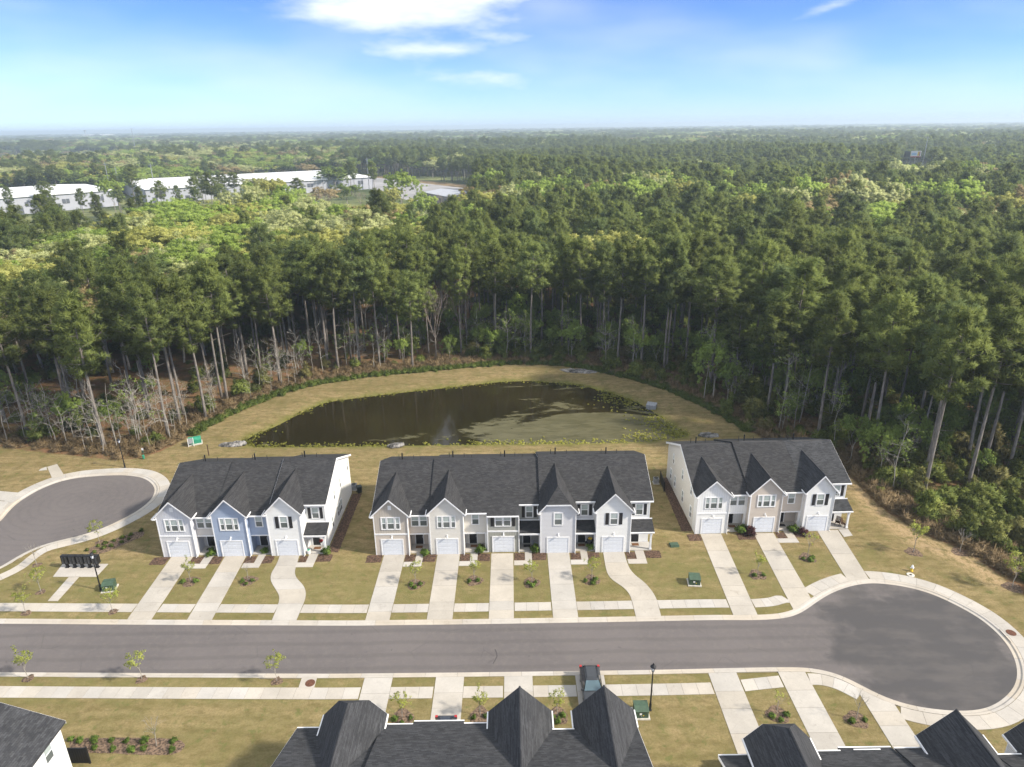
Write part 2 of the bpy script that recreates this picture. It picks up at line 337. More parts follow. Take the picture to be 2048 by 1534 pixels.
# ------------------------------------------------------------------ ground sheet
def axis(c0, c1, st, far0, far1):
    mid = np.arange(c0, c1 + st / 2, st); lo = [c0]; d = st
    while lo[-1] > far0: d *= 1.35; lo.append(lo[-1] - d)
    hi = [mid[-1]]; d = st
    while hi[-1] < far1: d *= 1.35; hi.append(hi[-1] + d)
    return np.r_[lo[:0:-1], mid, hi[1:]]
def value_noise(x, y, seed=0):
    def h(i, j): n = np.sin(i * 127.1 + j * 311.7 + seed * 17.3) * 43758.5453; return n - np.floor(n)
    i, j = np.floor(x), np.floor(y); fx, fy = x - i, y - j; fx = fx * fx * (3 - 2 * fx); fy = fy * fy * (3 - 2 * fy)
    return (h(i, j) * (1 - fx) + h(i + 1, j) * fx) * (1 - fy) + (h(i, j + 1) * (1 - fx) + h(i + 1, j + 1) * fx) * fy
def ground_material():
    m, nt, b, N, L = _mat('lawn_and_woodland_floor')
    def att(n): a = N('ShaderNodeAttribute'); a.attribute_name = n; return a.outputs['Fac']
    woods, sand, bank, farm, lush = att('woods'), att('sand'), att('bank'), att('far'), att('lush')
    big = noise(nt, .06, 4, .6); mid = noise(nt, .35, 5, .65); fine = noise(nt, 5.0, 5, .75); blades = noise(nt, 22.0, 3, .7)
    mow = noise(nt, .45, 3, .5, stretch=(.06, 1.0, 1))
    c = mixc(nt, ramp(nt, big, .35, .65), (.310, .232, .120), (.245, .192, .092))
    c = mixc(nt, ramp(nt, mid, .42, .66, 0, .75), c, (.150, .138, .052))
    tg = N('ShaderNodeTexCoord'); sg = N('ShaderNodeSeparateXYZ'); L(tg.outputs['Object'], sg.inputs[0]); stripe = mth_(nt, 'SINE', mth_(nt, 'ADD', mth_(nt, 'MULTIPLY', sg.outputs[1], 4.2), mth_(nt, 'MULTIPLY', noise(nt, .08, 3), 14.0)))
    c = mixc(nt, ramp(nt, mow, .40, .7, 0, .5), c, (.38, .29, .155)); c = mixc(nt, ramp(nt, stripe, -.2, 1.0, 0, .28), c, (.16, .13, .055)); c = mixc(nt, ramp(nt, noise(nt, .55, 5, .7, dist=.6), .66, .74, 0, .6), c, (.42, .32, .19))
    c = mixc(nt, ramp(nt, noise(nt, 1.3, 5, .7, stretch=(.6, 1.2, 1)), .42, .66, 0, .62), c, (.115, .088, .036)); c = mixc(nt, ramp(nt, fine, .35, .72, 0, .6), c, (.11, .085, .03)); c = mixc(nt, ramp(nt, noise(nt, .9, 4, .6), .56, .68, 0, .62), c, (.098, .118, .034))
    c = mixc(nt, mth_(nt, 'MULTIPLY', lush, ramp(nt, noise(nt, .6, 5, .7), .30, .62, .15, .80)), c, (.148, .142, .050)); c = mixc(nt, ramp(nt, blades, .55, .8, 0, .5), c, (.40, .31, .14))
    c = mixc(nt, mth_(nt, 'MULTIPLY', bank, ramp(nt, mid, .3, .6, .3, .8)), c, (.13, .135, .03))
    wn = noise(nt, .5, 6, .7); wf = noise(nt, 3.5, 6, .8)
    w = mixc(nt, ramp(nt, wn, .38, .62), (.19, .10, .055), (.12, .095, .042))
    w = mixc(nt, ramp(nt, wf, .45, .75, 0, .8), w, (.27, .18, .105)); w = mixc(nt, ramp(nt, noise(nt, 1.3, 5, .7), .55, .75, 0, .7), w, (.07, .085, .028))
    sd = mixc(nt, ramp(nt, fine, .3, .7), (.45, .33, .19), (.30, .21, .11))
    fs = mth_(nt, 'MULTIPLY', sand, ramp(nt, noise(nt, 1.1, 5, .75), .38, .56))
    c = mixc(nt, fs, c, sd)
    wm = mth_(nt, 'ADD', woods, mth_(nt, 'MULTIPLY', mth_(nt, 'SUBTRACT', mid, .5), .55)); c = mixc(nt, ramp(nt, wm, .40, .58), c, w)
    fc = mixc(nt, ramp(nt, noise(nt, .012, 6, .7), .40, .60), (.055, .075, .028), (.20, .21, .08)); fc = mixc(nt, ramp(nt, noise(nt, .05, 4, .7), .45, .7, 0, .7), fc, (.04, .05, .02)); c = mixc(nt, farm, c, fc)
    L(c, b.inputs['Base Color']); b.inputs['Roughness'].default_value = .95; b.inputs['Specular IOR Level'].default_value = .1
    bump(nt, b, mth_(nt, 'ADD', fine, mth_(nt, 'MULTIPLY', wf, 1.0)), .7, .08); return m
def build_ground():
    xs = axis(-96, 76, .42, -16000, 16000); ys = axis(38, 142, .42, -300, 26000)
    X, Y = np.meshgrid(xs, ys); P = np.c_[X.ravel(), Y.ravel()]; n = len(P); z = np.zeros(n)
    near = (np.abs(P[:, 0]) < 130) & (P[:, 1] > 20) & (P[:, 1] < 170); Q = P[near]
    inr = inpoly(Q, ROADPOLY) | inpoly(Q, ROADPOLYL) | (dist_poly(Q, ROADPOLY[::2], False) < .42) | (dist_poly(Q, ROADPOLYL[::2], False) < .42)
    zz = np.zeros(len(Q)); zz[inr] = -.22
    ip = inpoly(Q, POND); dp = dist_poly(Q, POND[::2]); bankz = np.where(ip, -.42 - np.minimum(dp * .35, 1.2), -.42 * np.clip(1 - dp / 3.2, 0, 1) ** 1.3)
    zz = np.minimum(zz, bankz)
    iw = inpoly(Q, WOODS); dw = dist_poly(Q, WOODS_EDGE[::2], False); sdw = np.where(iw, dw, -dw)
    relief = (value_noise(Q[:, 0] / 3.1, Q[:, 1] / 3.1, 1) - .5) * .35 + (value_noise(Q[:, 0] / 1.1, Q[:, 1] / 1.1, 2) - .5) * .12
    zz += np.where(iw, relief * np.clip(dw / 3, 0, 1), 0)
    z[near] = zz
    woods = np.ones(n); woods[near] = np.clip(.5 + sdw / 2.2, 0, 1); woods[(P[:, 1] < 60) & ~near] = 0
    sand = np.zeros(n); sand[near] = np.clip(1 - dist_poly(Q, SAND, False) / 2.3, 0, 1) ** .6
    bank = np.zeros(n); bank[near] = np.where(ip, 1, np.clip(1 - dp / 1.6, 0, 1))
    far = np.clip((P[:, 1] - 220) / 120, 0, 1); lush = np.clip((72 - P[:, 1]) / 2.5, 0, 1) * np.where(P[:, 1] < 48.3, .35, .8) * np.clip((46 - P[:, 0]) / 4, .25, 1)
    ny, nx = X.shape; idx = np.arange(n).reshape(ny, nx)
    F = np.stack([idx[:-1, :-1], idx[:-1, 1:], idx[1:, 1:], idx[1:, :-1]], -1).reshape(-1, 4)
    me = np_mesh('ground', np.c_[P, z], F, ground_material()); me.polygons.foreach_set('use_smooth', np.ones(len(F), bool))
    for nm, a in (('woods', woods), ('sand', sand), ('bank', bank), ('far', far), ('lush', lush)):
        at = me.attributes.new(nm, 'FLOAT', 'POINT'); at.data.foreach_set('value', a.astype(np.float32))
    return tag(inst('ground', me), kind='structure')
def np_mesh(name, V, F, mat=None):
    """V (n,3), F (m,k) arrays -> mesh"""
    me = bpy.data.meshes.new(name); V = np.asarray(V, np.float32); F = np.asarray(F, np.int32); k = F.shape[1]
    me.vertices.add(len(V)); me.vertices.foreach_set('co', V.ravel()); me.loops.add(F.size); me.loops.foreach_set('vertex_index', F.ravel())
    me.polygons.add(len(F)); me.polygons.foreach_set('loop_start', np.arange(0, F.size, k, dtype=np.int32)); me.polygons.foreach_set('loop_total', np.full(len(F), k, np.int32))
    if mat: me.materials.append(mat)
    me.update(calc_edges=True); me.validate(); return me
build_ground()

# ------------------------------------------------------------------ asphalt
def asphalt(name, patch):
    m, nt, b, N, L = _mat(name); big = noise(nt, .10, 4, .55); mid = noise(nt, .45, 6, .65, stretch=(.5, 1, 1)); fine = noise(nt, 12, 4, .8); dry = noise(nt, 1.6, 5, .7)
    c = mixc(nt, ramp(nt, big, .35, .65), (.120, .106, .104), (.142, .125, .121))
    c = mixc(nt, ramp(nt, dry, .45, .68, 0, .55), c, (.155, .137, .125)); c = mixc(nt, ramp(nt, fine, .3, .8, 0, .45), c, (.070, .064, .062))
    if patch:                                   # fresher, darker overlay in the turning head
        t = N('ShaderNodeTexCoord'); vd = N('ShaderNodeVectorMath'); vd.operation = 'DISTANCE'; L(t.outputs['Object'], vd.inputs[0]); vd.inputs[1].default_value = patch
        r = mth_(nt, 'ADD', vd.outputs['Value'], mth_(nt, 'MULTIPLY', mth_(nt, 'SUBTRACT', noise(nt, .22, 5, .6), .5), 14.0))
        dk = mixc(nt, ramp(nt, noise(nt, .3, 4, .6, stretch=(.6, 1.4, 1)), .42, .66), (.062, .058, .059), (.088, .080, .077)); c = mixc(nt, ramp(nt, r, 7.5, 10.5, 1, 0), c, dk)
    else:                                       # swept tyre arcs
        t = N('ShaderNodeTexCoord'); vd = N('ShaderNodeVectorMath'); vd.operation = 'DISTANCE'; L(t.outputs['Object'], vd.inputs[0]); vd.inputs[1].default_value = (-62.5, 85.5, 0)
        w = noise(nt, 1.0, 3, .6); wv = mth_(nt, 'SINE', mth_(nt, 'ADD', mth_(nt, 'MULTIPLY', vd.outputs['Value'], 5.5), mth_(nt, 'MULTIPLY', w, 5)))
        c = mixc(nt, ramp(nt, wv, .1, 1.0, 0, .13), c, (.065, .06, .058))
    st = noise(nt, .9, 3, .5, dist=2.5); c = mixc(nt, ramp(nt, st, .70, .76, 0, .5), c, (.045, .042, .041))
    t2 = N('ShaderNodeTexCoord'); s2 = N('ShaderNodeSeparateXYZ'); L(t2.outputs['Object'], s2.inputs[0]); lane = mth_(nt, 'SINE', mth_(nt, 'ADD', mth_(nt, 'MULTIPLY', s2.outputs[1], 3.6), mth_(nt, 'MULTIPLY', noise(nt, .12, 3), 3.0)))
    if patch: c = mixc(nt, ramp(nt, lane, .2, 1.0, 0, .26), c, (.065, .060, .058))
    cr = N('ShaderNodeTexVoronoi'); cr.feature = 'DISTANCE_TO_EDGE'; cr.inputs['Scale'].default_value = .16; mpv = N('ShaderNodeMapping'); L(t2.outputs['Object'], mpv.inputs[0]); L(mpv.outputs[0], cr.inputs['Vector'])
    c = mixc(nt, mth_(nt, 'MULTIPLY', ramp(nt, cr.outputs['Distance'], .0, .012, 1, 0), ramp(nt, noise(nt, .3, 4), .5, .6, 0, .28)), c, (.05, .046, .045))
    L(c, b.inputs['Base Color']); b.inputs['Roughness'].default_value = .88; bump(nt, b, fine, .35, .01); return m
def sheet(name, poly, z, mat):
    bm = bmesh.new(); vs = [bm.verts.new((p[0], p[1], z)) for p in poly]; f = bm.faces.new(vs); bmesh.ops.triangulate(bm, faces=[f]); bmesh.ops.recalc_face_normals(bm, faces=bm.faces)
    if sum(f.normal.z for f in bm.faces) < 0: bmesh.ops.reverse_faces(bm, faces=bm.faces)
    me = bpy.data.meshes.new(name); bm.to_mesh(me); bm.free(); me.materials.append(mat); return inst(name, me)
tag(sheet('road', EDGE + NRM * .05, -.10, asphalt('aged_asphalt', (40.5, 54.5, 0))), kind='structure')
tag(sheet('road', EDGEL + NRML * .05, -.10, asphalt('swept_asphalt', None)), kind='structure')

# rolled concrete curb in cast sections
def curb(E, NR, sec=3.05):
    L_ = np.r_[0, np.cumsum(np.hypot(*np.diff(E, axis=0).T))]; prof = [(0, -.24), (0, -.085), (.28, -.075), (.42, .03), (.66, .038), (.66, -.24)]
    base = MB(); n = len(E)
    vs = [(E[i, 0] + NR[i, 0] * o, E[i, 1] + NR[i, 1] * o, z) for i in range(n) for o, z in ((.02, -.105), (.28, -.095), (.43, .01), (.64, .012))]
    base.add(vs, [(i * 4 + j, (i + 1) * 4 + j, (i + 1) * 4 + j + 1, i * 4 + j + 1) for i in range(n - 1) for j in range(3)])
    root = tag(base.build('curb', MT['base']), kind='structure')
    k = int(L_[-1] / sec)
    for q in range(k):
        s0, s1 = q * L_[-1] / k + .012, (q + 1) * L_[-1] / k - .012; ss = np.r_[s0, L_[(L_ > s0 + .05) & (L_ < s1 - .05)], s1]
        c = np.c_[np.interp(ss, L_, E[:, 0]), np.interp(ss, L_, E[:, 1])]; nr = np.c_[np.interp(ss, L_, NR[:, 0]), np.interp(ss, L_, NR[:, 1])]
        if abs(c[:, 0]).min() > 100: continue
        b = MB(); m_ = len(prof); vs = [(c[i, 0] + nr[i, 0] * o, c[i, 1] + nr[i, 1] * o, z) for i in range(len(c)) for o, z in prof]
        fs = [(i * m_ + j, (i + 1) * m_ + j, (i + 1) * m_ + (j + 1) % m_, i * m_ + (j + 1) % m_) for i in range(len(c) - 1) for j in range(m_)]
        fs += [tuple(range(m_)), tuple(range(len(vs) - 1, len(vs) - m_ - 1, -1))]
        b.add(vs, fs).build('curb_section', MT['curb'], root)
curb(EDGE, NRM); curb(EDGEL, NRML)

# ------------------------------------------------------------------ driveways (cast slabs with joints)
DRIVES = []
def slab_obj(poly, parent, mat, z1=.035, z0=-.20, name='slab'):
    b = MB(); b.prism([tuple(p) for p in poly], 'z', z1, z0); return b.build(name, mat, parent)
def shrink(poly, d=.012):
    p = np.array(poly); c = p.mean(0); v = p - c; l = np.linalg.norm(v, axis=1)[:, None]; return c + v * (1 - d * 1.4 / l)
def driveway(x0, x1, ygar, near, cuts, xt=None):
    """straight drive from the garage to the curb; xt = x range at the garage when the drive runs slightly askew"""
    fy = nearY if near else farY; t0, t1 = xt if xt else (x0, x1)
    xs = np.linspace(x0, x1, 7); end = [(x, fy(x) + (-.01 if near else .01)) for x in xs]
    yend = np.mean([e[1] for e in end])
    lp = lambda y, e, t: e + (t - e) * (y - yend) / (ygar - yend)
    ys = [ygar] + [ygar + (yend - ygar) * c for c in cuts]
    DRIVES.append(np.array([(t0, ygar), (t1, ygar)] + end[::-1]))
    root = tag(sheet('driveway', [(t0 + .04, ygar), (t1 - .04, ygar)] + [(x, y) for x, y in end[::-1]], .012, MT['base']), kind='structure')
    for a, b in zip(ys[:-1], ys[1:]):
        slab_obj(shrink([(lp(a, x0, t0), a), (lp(a, x1, t1), a), (lp(b, x1, t1), b), (lp(b, x0, t0), b)]), root, MT['conc'])
    b = ys[-1]; slab_obj(shrink([(lp(b, x0, t0), b), (lp(b, x1, t1), b)] + end[::-1]), root, MT['conc'])
def curved_drive(lpx, rpx, n=6):
    l, r = np.array(GP(lpx)), np.array(GP(rpx)); l, r = smooth(resample(l, .35), 6), smooth(resample(r, .35), 6)
    k = 48; l, r = resample(l, 1e-9 + np.hypot(*np.diff(l, axis=0).T).sum() / k), resample(r, 1e-9 + np.hypot(*np.diff(r, axis=0).T).sum() / k); k = min(len(l), len(r)) - 1
    l[-1] = (l[-1, 0], farY(l[-1, 0]) + .01); r[-1] = (r[-1, 0], farY(r[-1, 0]) + .01)
    DRIVES.append(np.vstack([l, r[::-1]])); root = tag(sheet('driveway', np.vstack([l, r[::-1]]), .012, MT['base']), kind='structure')
    for q in range(n):
        a, b = q * k // n, (q + 1) * k // n; slab_obj(shrink(np.vstack([l[a:b + 1], r[a:b + 1][::-1]])), root, MT['conc'])
C5 = (.28, .52, .76, .885); Z = {}
Z['z2'] = lambda a, b: (290 + a / 4.038, 880 + b / 4.037); Z['z3'] = lambda a, b: (720 + a / 4.0375, 880 + b / 4.0375); Z['z4'] = lambda a, b: (1000 + a / 4.036, 880 + b / 4.036)
Z['z5'] = lambda a, b: (1300 + a / 3.934, 850 + b / 3.934); Z['z1'] = lambda a, b: (a / 3.835, 850 + b / 3.835); Z['z6'] = lambda a, b: (1640 + a / 2.627, 950 + b / 2.627)
Z['z7'] = lambda a, b: (a / 2.926, 1230 + b / 2.926); Z['z8'] = lambda a, b: (600 + a / 2.926, 1230 + b / 2.926); Z['z9'] = lambda a, b: (1200 + a / 2.415, 1230 + b / 2.415)
Z['b5'] = lambda a, b: (a / 2.926, 450 + b / 2.926); Z['b6'] = lambda a, b: (650 + a / 2.926, 450 + b / 2.926); Z['b7'] = lambda a, b: (1348 + a / 2.789, 450 + b / 2.789)
ZP = lambda k, pts, z=0.0: [G(*Z[k](a, b), z) for a, b in pts]
driveway(-41.6, -38.95, 71.15, False, C5, (-42.1, -39.45)); driveway(-35.1, -32.4, 71.15, False, C5, (-35.5, -32.9))
for a, b in ((-15.95, -13.35), (-9.4, -6.65), (-2.8, -.1), (4.05, 6.75)): driveway(a, b, 71.0, False, C5)
driveway(23.25, 25.85, 74.7, False, (.24, .46, .68, .80, .90), (23.8, 26.45)); driveway(29.95, 32.6, 74.7, False, (.28, .56, .80), (30.6, 33.15)); driveway(38.05, 40.6, 75.2, False, (.5,), (38.9, 41.6))
curved_drive([Z['z2'](*p) for p in [(1090, 922), (1080, 965), (1050, 1030), (1012, 1080), (1012, 1140), (1050, 1200), (1090, 1260), (1080, 1320), (1025, 1453)]],
             [Z['z2'](*p) for p in [(1250, 922), (1228, 1000), (1207, 1060), (1215, 1110), (1280, 1170), (1305, 1230), (1295, 1290), (1260, 1370), (1225, 1453)]], 5)
curved_drive([Z['z4'](*p) for p in [(830, 898), (850, 1020), (865, 1085), (900, 1130), (1000, 1190), (1045, 1240), (1060, 1280), (1095, 1422)]],
             [Z['z4'](*p) for p in [(1000, 898), (1020, 970), (1045, 1040), (1080, 1085), (1170, 1150), (1230, 1220), (1265, 1280), (1300, 1418)]], 5)
for a, b in ((-14.4, -11.7), (-7.6, -4.9), (-1.1, 1.6), (5.65, 8.4)): driveway(a, b, 41.2, True, (.18, .42, .62, .80))
for a, b, y in ((18.35, 21.05, 38.4), (25.0, 27.6, 38.4), (31.45, 34.0, 38.4)): driveway(a, b, y, True, (.2, .45, .66, .82))

# ------------------------------------------------------------------ sidewalks (one slab object per cast square)
def walk(E, NR, o0f, o1f, ok, step=1.5):
    L_ = np.r_[0, np.cumsum(np.hypot(*np.diff(E, axis=0).T))]; ss = np.arange(0, L_[-1], .1)
    cx, cyy = np.interp(ss, L_, E[:, 0]), np.interp(ss, L_, E[:, 1]); nx, ny = np.interp(ss, L_, NR[:, 0]), np.interp(ss, L_, NR[:, 1])
    o0 = np.array([o0f(x, s) for x, s in zip(cx, ss)]); o1 = np.array([o1f(x, s) for x, s in zip(cx, ss)]); om = (o0 + o1) / 2
    M_ = np.c_[cx + nx * om, cyy + ny * om]; good = np.array([ok(p[0], p[1], s) for p, s in zip(M_, ss)])
    for d in DRIVES: good &= ~inpoly(M_, d)
    I = np.c_[cx + nx * o0, cyy + ny * o0]; O = np.c_[cx + nx * o1, cyy + ny * o1]; runs = []; i = 0
    while i < len(ss):
        if good[i]:
            j = i
            while j + 1 < len(ss) and good[j + 1]: j += 1
            if j - i > 4: runs.append((i, j))
            i = j
        i += 1
    for a, b in runs:
        ii = list(range(a, b, 3)) + [b]; sb = MB(); sb.add([(*I[q], .012) for q in ii] + [(*O[q], .012) for q in ii], [(k, k + 1, len(ii) + k + 1, len(ii) + k) for k in range(len(ii) - 1)])
        root = tag(sb.build('sidewalk', MT['base']), kind='structure')
        n = max(1, round((b - a) * .1 / step))
        for q in range(n):
            i0, i1 = a + (b - a) * q // n, a + (b - a) * (q + 1) // n; sel = sorted(set([i0, (i0 + i1) // 2, i1]))
            slab_obj(shrink(np.vstack([I[sel], O[sel][::-1]])), root, MT['concw'], .031)
sI = np.r_[0, np.cumsum(np.hypot(*np.diff(EDGE, axis=0).T))][iR]
def blend(x, s):
    if s < sI: return 1.0 if x > 32.3 else (0.0 if x < 30.4 else (x - 30.4) / 1.9)
    return float(np.clip((x - 19) / 10.0, 0, 1))
walk(EDGE, NRM, lambda x, s: 1.85 * (1 - blend(x, s)) + .69 * blend(x, s), lambda x, s: 3.25 * (1 - blend(x, s)) + 2.15 * blend(x, s), lambda x, y, s: x > -84)
def offL(x, s): return .69
LL = np.r_[0, np.cumsum(np.hypot(*np.diff(EDGEL, axis=0).T))]
iL = int(np.argmin(np.hypot(*(EDGEL - np.array(G(91, 1086))).T))); sL = LL[iL]
walk(EDGEL, NRML, lambda x, s: .69 + 1.25 * float(np.clip((s - sL) / 5, 0, 1)), lambda x, s: 2.15 + 1.15 * float(np.clip((s - sL) / 5, 0, 1)), lambda x, y, s: x > -84)

def slabs(name, polys, mat='concw'):
    c = np.vstack([np.array(p) for p in polys]); lo, hi = c.min(0), c.max(0); root = tag(empty(name, (float(lo[0] + hi[0]) / 2, float(lo[1] + hi[1]) / 2, 0)), kind='structure')
    for p in polys: slab_obj(shrink(np.array(p) - np.array(root.location[:2])), root, MT[mat], .0405)
    return root
# mailbox pad with its path, stub drives of the left turning head
pad = ZP('z1', [(405, 1166), (480, 1085), (560, 1066), (833, 1066), (740, 1166)])
pc = [np.array(q) for q in ZP('z1', [(405, 1166), (480, 1068), (833, 1066), (740, 1166)])]
slabs('mailbox_pad', [[pc[0] + (pc[3] - pc[0]) * a, pc[0] + (pc[3] - pc[0]) * b, pc[1] + (pc[2] - pc[1]) * b, pc[1] + (pc[2] - pc[1]) * a] for a, b in ((0, .5), (.5, 1))])
q = [np.array(p) for p in ZP('z1', [(365, 1352), (443, 1352), (607, 1168), (527, 1168)])]
slabs('path', [[q[0] + (q[3] - q[0]) * a, q[1] + (q[2] - q[1]) * a, q[1] + (q[2] - q[1]) * b, q[0] + (q[3] - q[0]) * b] for a, b in ((0, .2), (.2, .4), (.4, .6), (.6, .8), (.8, 1))])
slabs('path', [ZP('z1', [(400, 410), (497, 392), (438, 300), (362, 322)]), ZP('z1', [(297, 352), (362, 345), (357, 321), (310, 338)])], 'conc')
slabs('driveway', [ZP('z1', [(-60, 508), (0, 508), (147, 520), (72, 588), (-60, 574)]), ZP('z1', [(-60, 577), (20, 585), (68, 592), (-2, 668), (-60, 720)])], 'conc')

tk = [G(*p) for p in ((990, 1297), (993, 1304), (994, 1311), (990, 1319), (986, 1326))]; tb = MB(); tb.add([(x - .05, y, -.094) for x, y in tk] + [(x + .05, y, -.094) for x, y in tk], [(i, i + 1, 6 + i, 5 + i) for i in range(4)])
tag(tb.build('tar_mark', S('tar_seal', (.06, .055, .055), .8)), kind='structure')
# ------------------------------------------------------------------ townhouse rows
_cache = {}
def cached(key, fn):
    if key not in _cache: _cache[key] = fn()
    return _cache[key]
def window(parent, x, y, z, w, h, rz=0.0, trim=.09, bare=False):
    """double-hung window, faces -y when rz = 0; x,z = lower left corner of the opening"""
    def fr():
        b = MB(); t = trim; d = .06
        b.box(-t, 0, -d, .02, -t, h + t); b.box(w, w + t, -d, .02, -t, h + t); b.box(0, w, -d, .02, h, h + t); b.box(0, w, -d, .02, -t, 0)
        b.box(0, w, -.045, .015, h * .5 - .03, h * .5 + .03)
        b.box(0, .035, -.04, .012, 0, h * .5 - .03); b.box(w - .035, w, -.04, .012, 0, h * .5 - .03); b.box(0, .035, -.043, .013, h * .5 + .03, h); b.box(w - .035, w, -.043, .013, h * .5 + .03, h)
        return b.mesh('window', MT['trim'])
    o = inst('window', cached(('win', w, h, trim), fr), parent, (x, y, z), rz)
    for nm, a, b_, mt in (('pane', h * .5 + .03, h, 'pane_up'), ('pane', 0, h * .5 - .03, 'pane_lo')):
        def pn(): return MB().box(.035, w - .035, -.018, .01, a, b_).mesh('pane', MT[mt])
        inst(nm, cached(('pane', w, h, mt), pn), o)
    return o
def shutter(parent, x, y, z, h, w=.40):
    def mk():
        b = MB(); b.box(0, w, -.05, 0, 0, h)
        for k in range(int(h / .14)): b.box(.04, w - .04, -.062, -.05, .05 + k * .14, .05 + k * .14 + .07)
        return b.mesh('shutter', MT['shutter'])
    inst('shutter', cached(('sh', w, h), mk), parent, (x, y, z))
def garage(parent, xc, y, w=2.5, h=2.13):
    def fr(): return MB().box(-w / 2 - .13, -w / 2, -.05, .03, 0, h + .15).box(w / 2, w / 2 + .13, -.05, .03, 0, h + .15).box(-w / 2, w / 2, -.05, .03, h, h + .15).mesh('garage_door', MT['trim'])
    o = inst('garage_door', cached(('gar', w, h), fr), parent, (xc, y, 0))
    def pn():
        b = MB(); ph = h / 4; b.box(-w / 2, w / 2, -.015, .02, .008, ph - .008)
        for k in range(4):
            x0 = -w / 2 + .07 + k * (w - .14) / 4; b.box(x0 + .04, x0 + (w - .14) / 4 - .04, -.024, -.015, .07, ph - .07)
        return b.mesh('panel', MT['gdoor'])
    for k in range(4): inst('panel', cached(('gpan', w, h), pn), o, (0, 0, k * h / 4))
    def lt():
        b = MB(); b.box(-.09, .09, -.05, 0, -.12, .12); b.tube([(0, -.05, .08), (0, -.22, .14), (0, -.25, .05)], .02, 6); b.lathe([(.03, .04), (.07, 0), (.11, -.16), (.09, -.2)], (0, -.25, 0), 8); return b.mesh('wall_light', MT['trim'])
    inst('wall_light', cached('wl', lt), parent, (xc + .05, y, h + .55))
def front_door(parent, x, y, z=.12):
    def fr(): return MB().box(-.55, -.46, -.05, .03, 0, 2.15).box(.46, .55, -.05, .03, 0, 2.15).box(-.46, .46, -.05, .03, 2.06, 2.15).mesh('door', MT['trim'])
    o = inst('door', cached('dfr', fr), parent, (x, y, z))
    def lf():
        b = MB(); b.box(-.46, .46, -.01, .03, .02, 2.06)
        for r_ in ((.15, .85), (1.0, 1.9)):
            for s_ in (-.38, .06): b.box(s_, s_ + .32, -.022, -.01, *r_)
        return b.mesh('door_leaf', MT['door'])
    inst('door_leaf', cached('dlf', lf), o); inst('handle', cached('dhn', lambda: MB().box(.36, .41, -.07, -.01, .95, 1.2).mesh('handle', MT['metal'])), o)
SLOPE, EV_Y, EV_Z, RG_Y, DEPTH = .42, .45, 5.30, 8.4, 15.3
def zmain(y, dz): return (EV_Z + SLOPE * (y - EV_Y) if y <= RG_Y else EV_Z + SLOPE * (RG_Y - EV_Y) - SLOPE * (y - RG_Y)) + dz
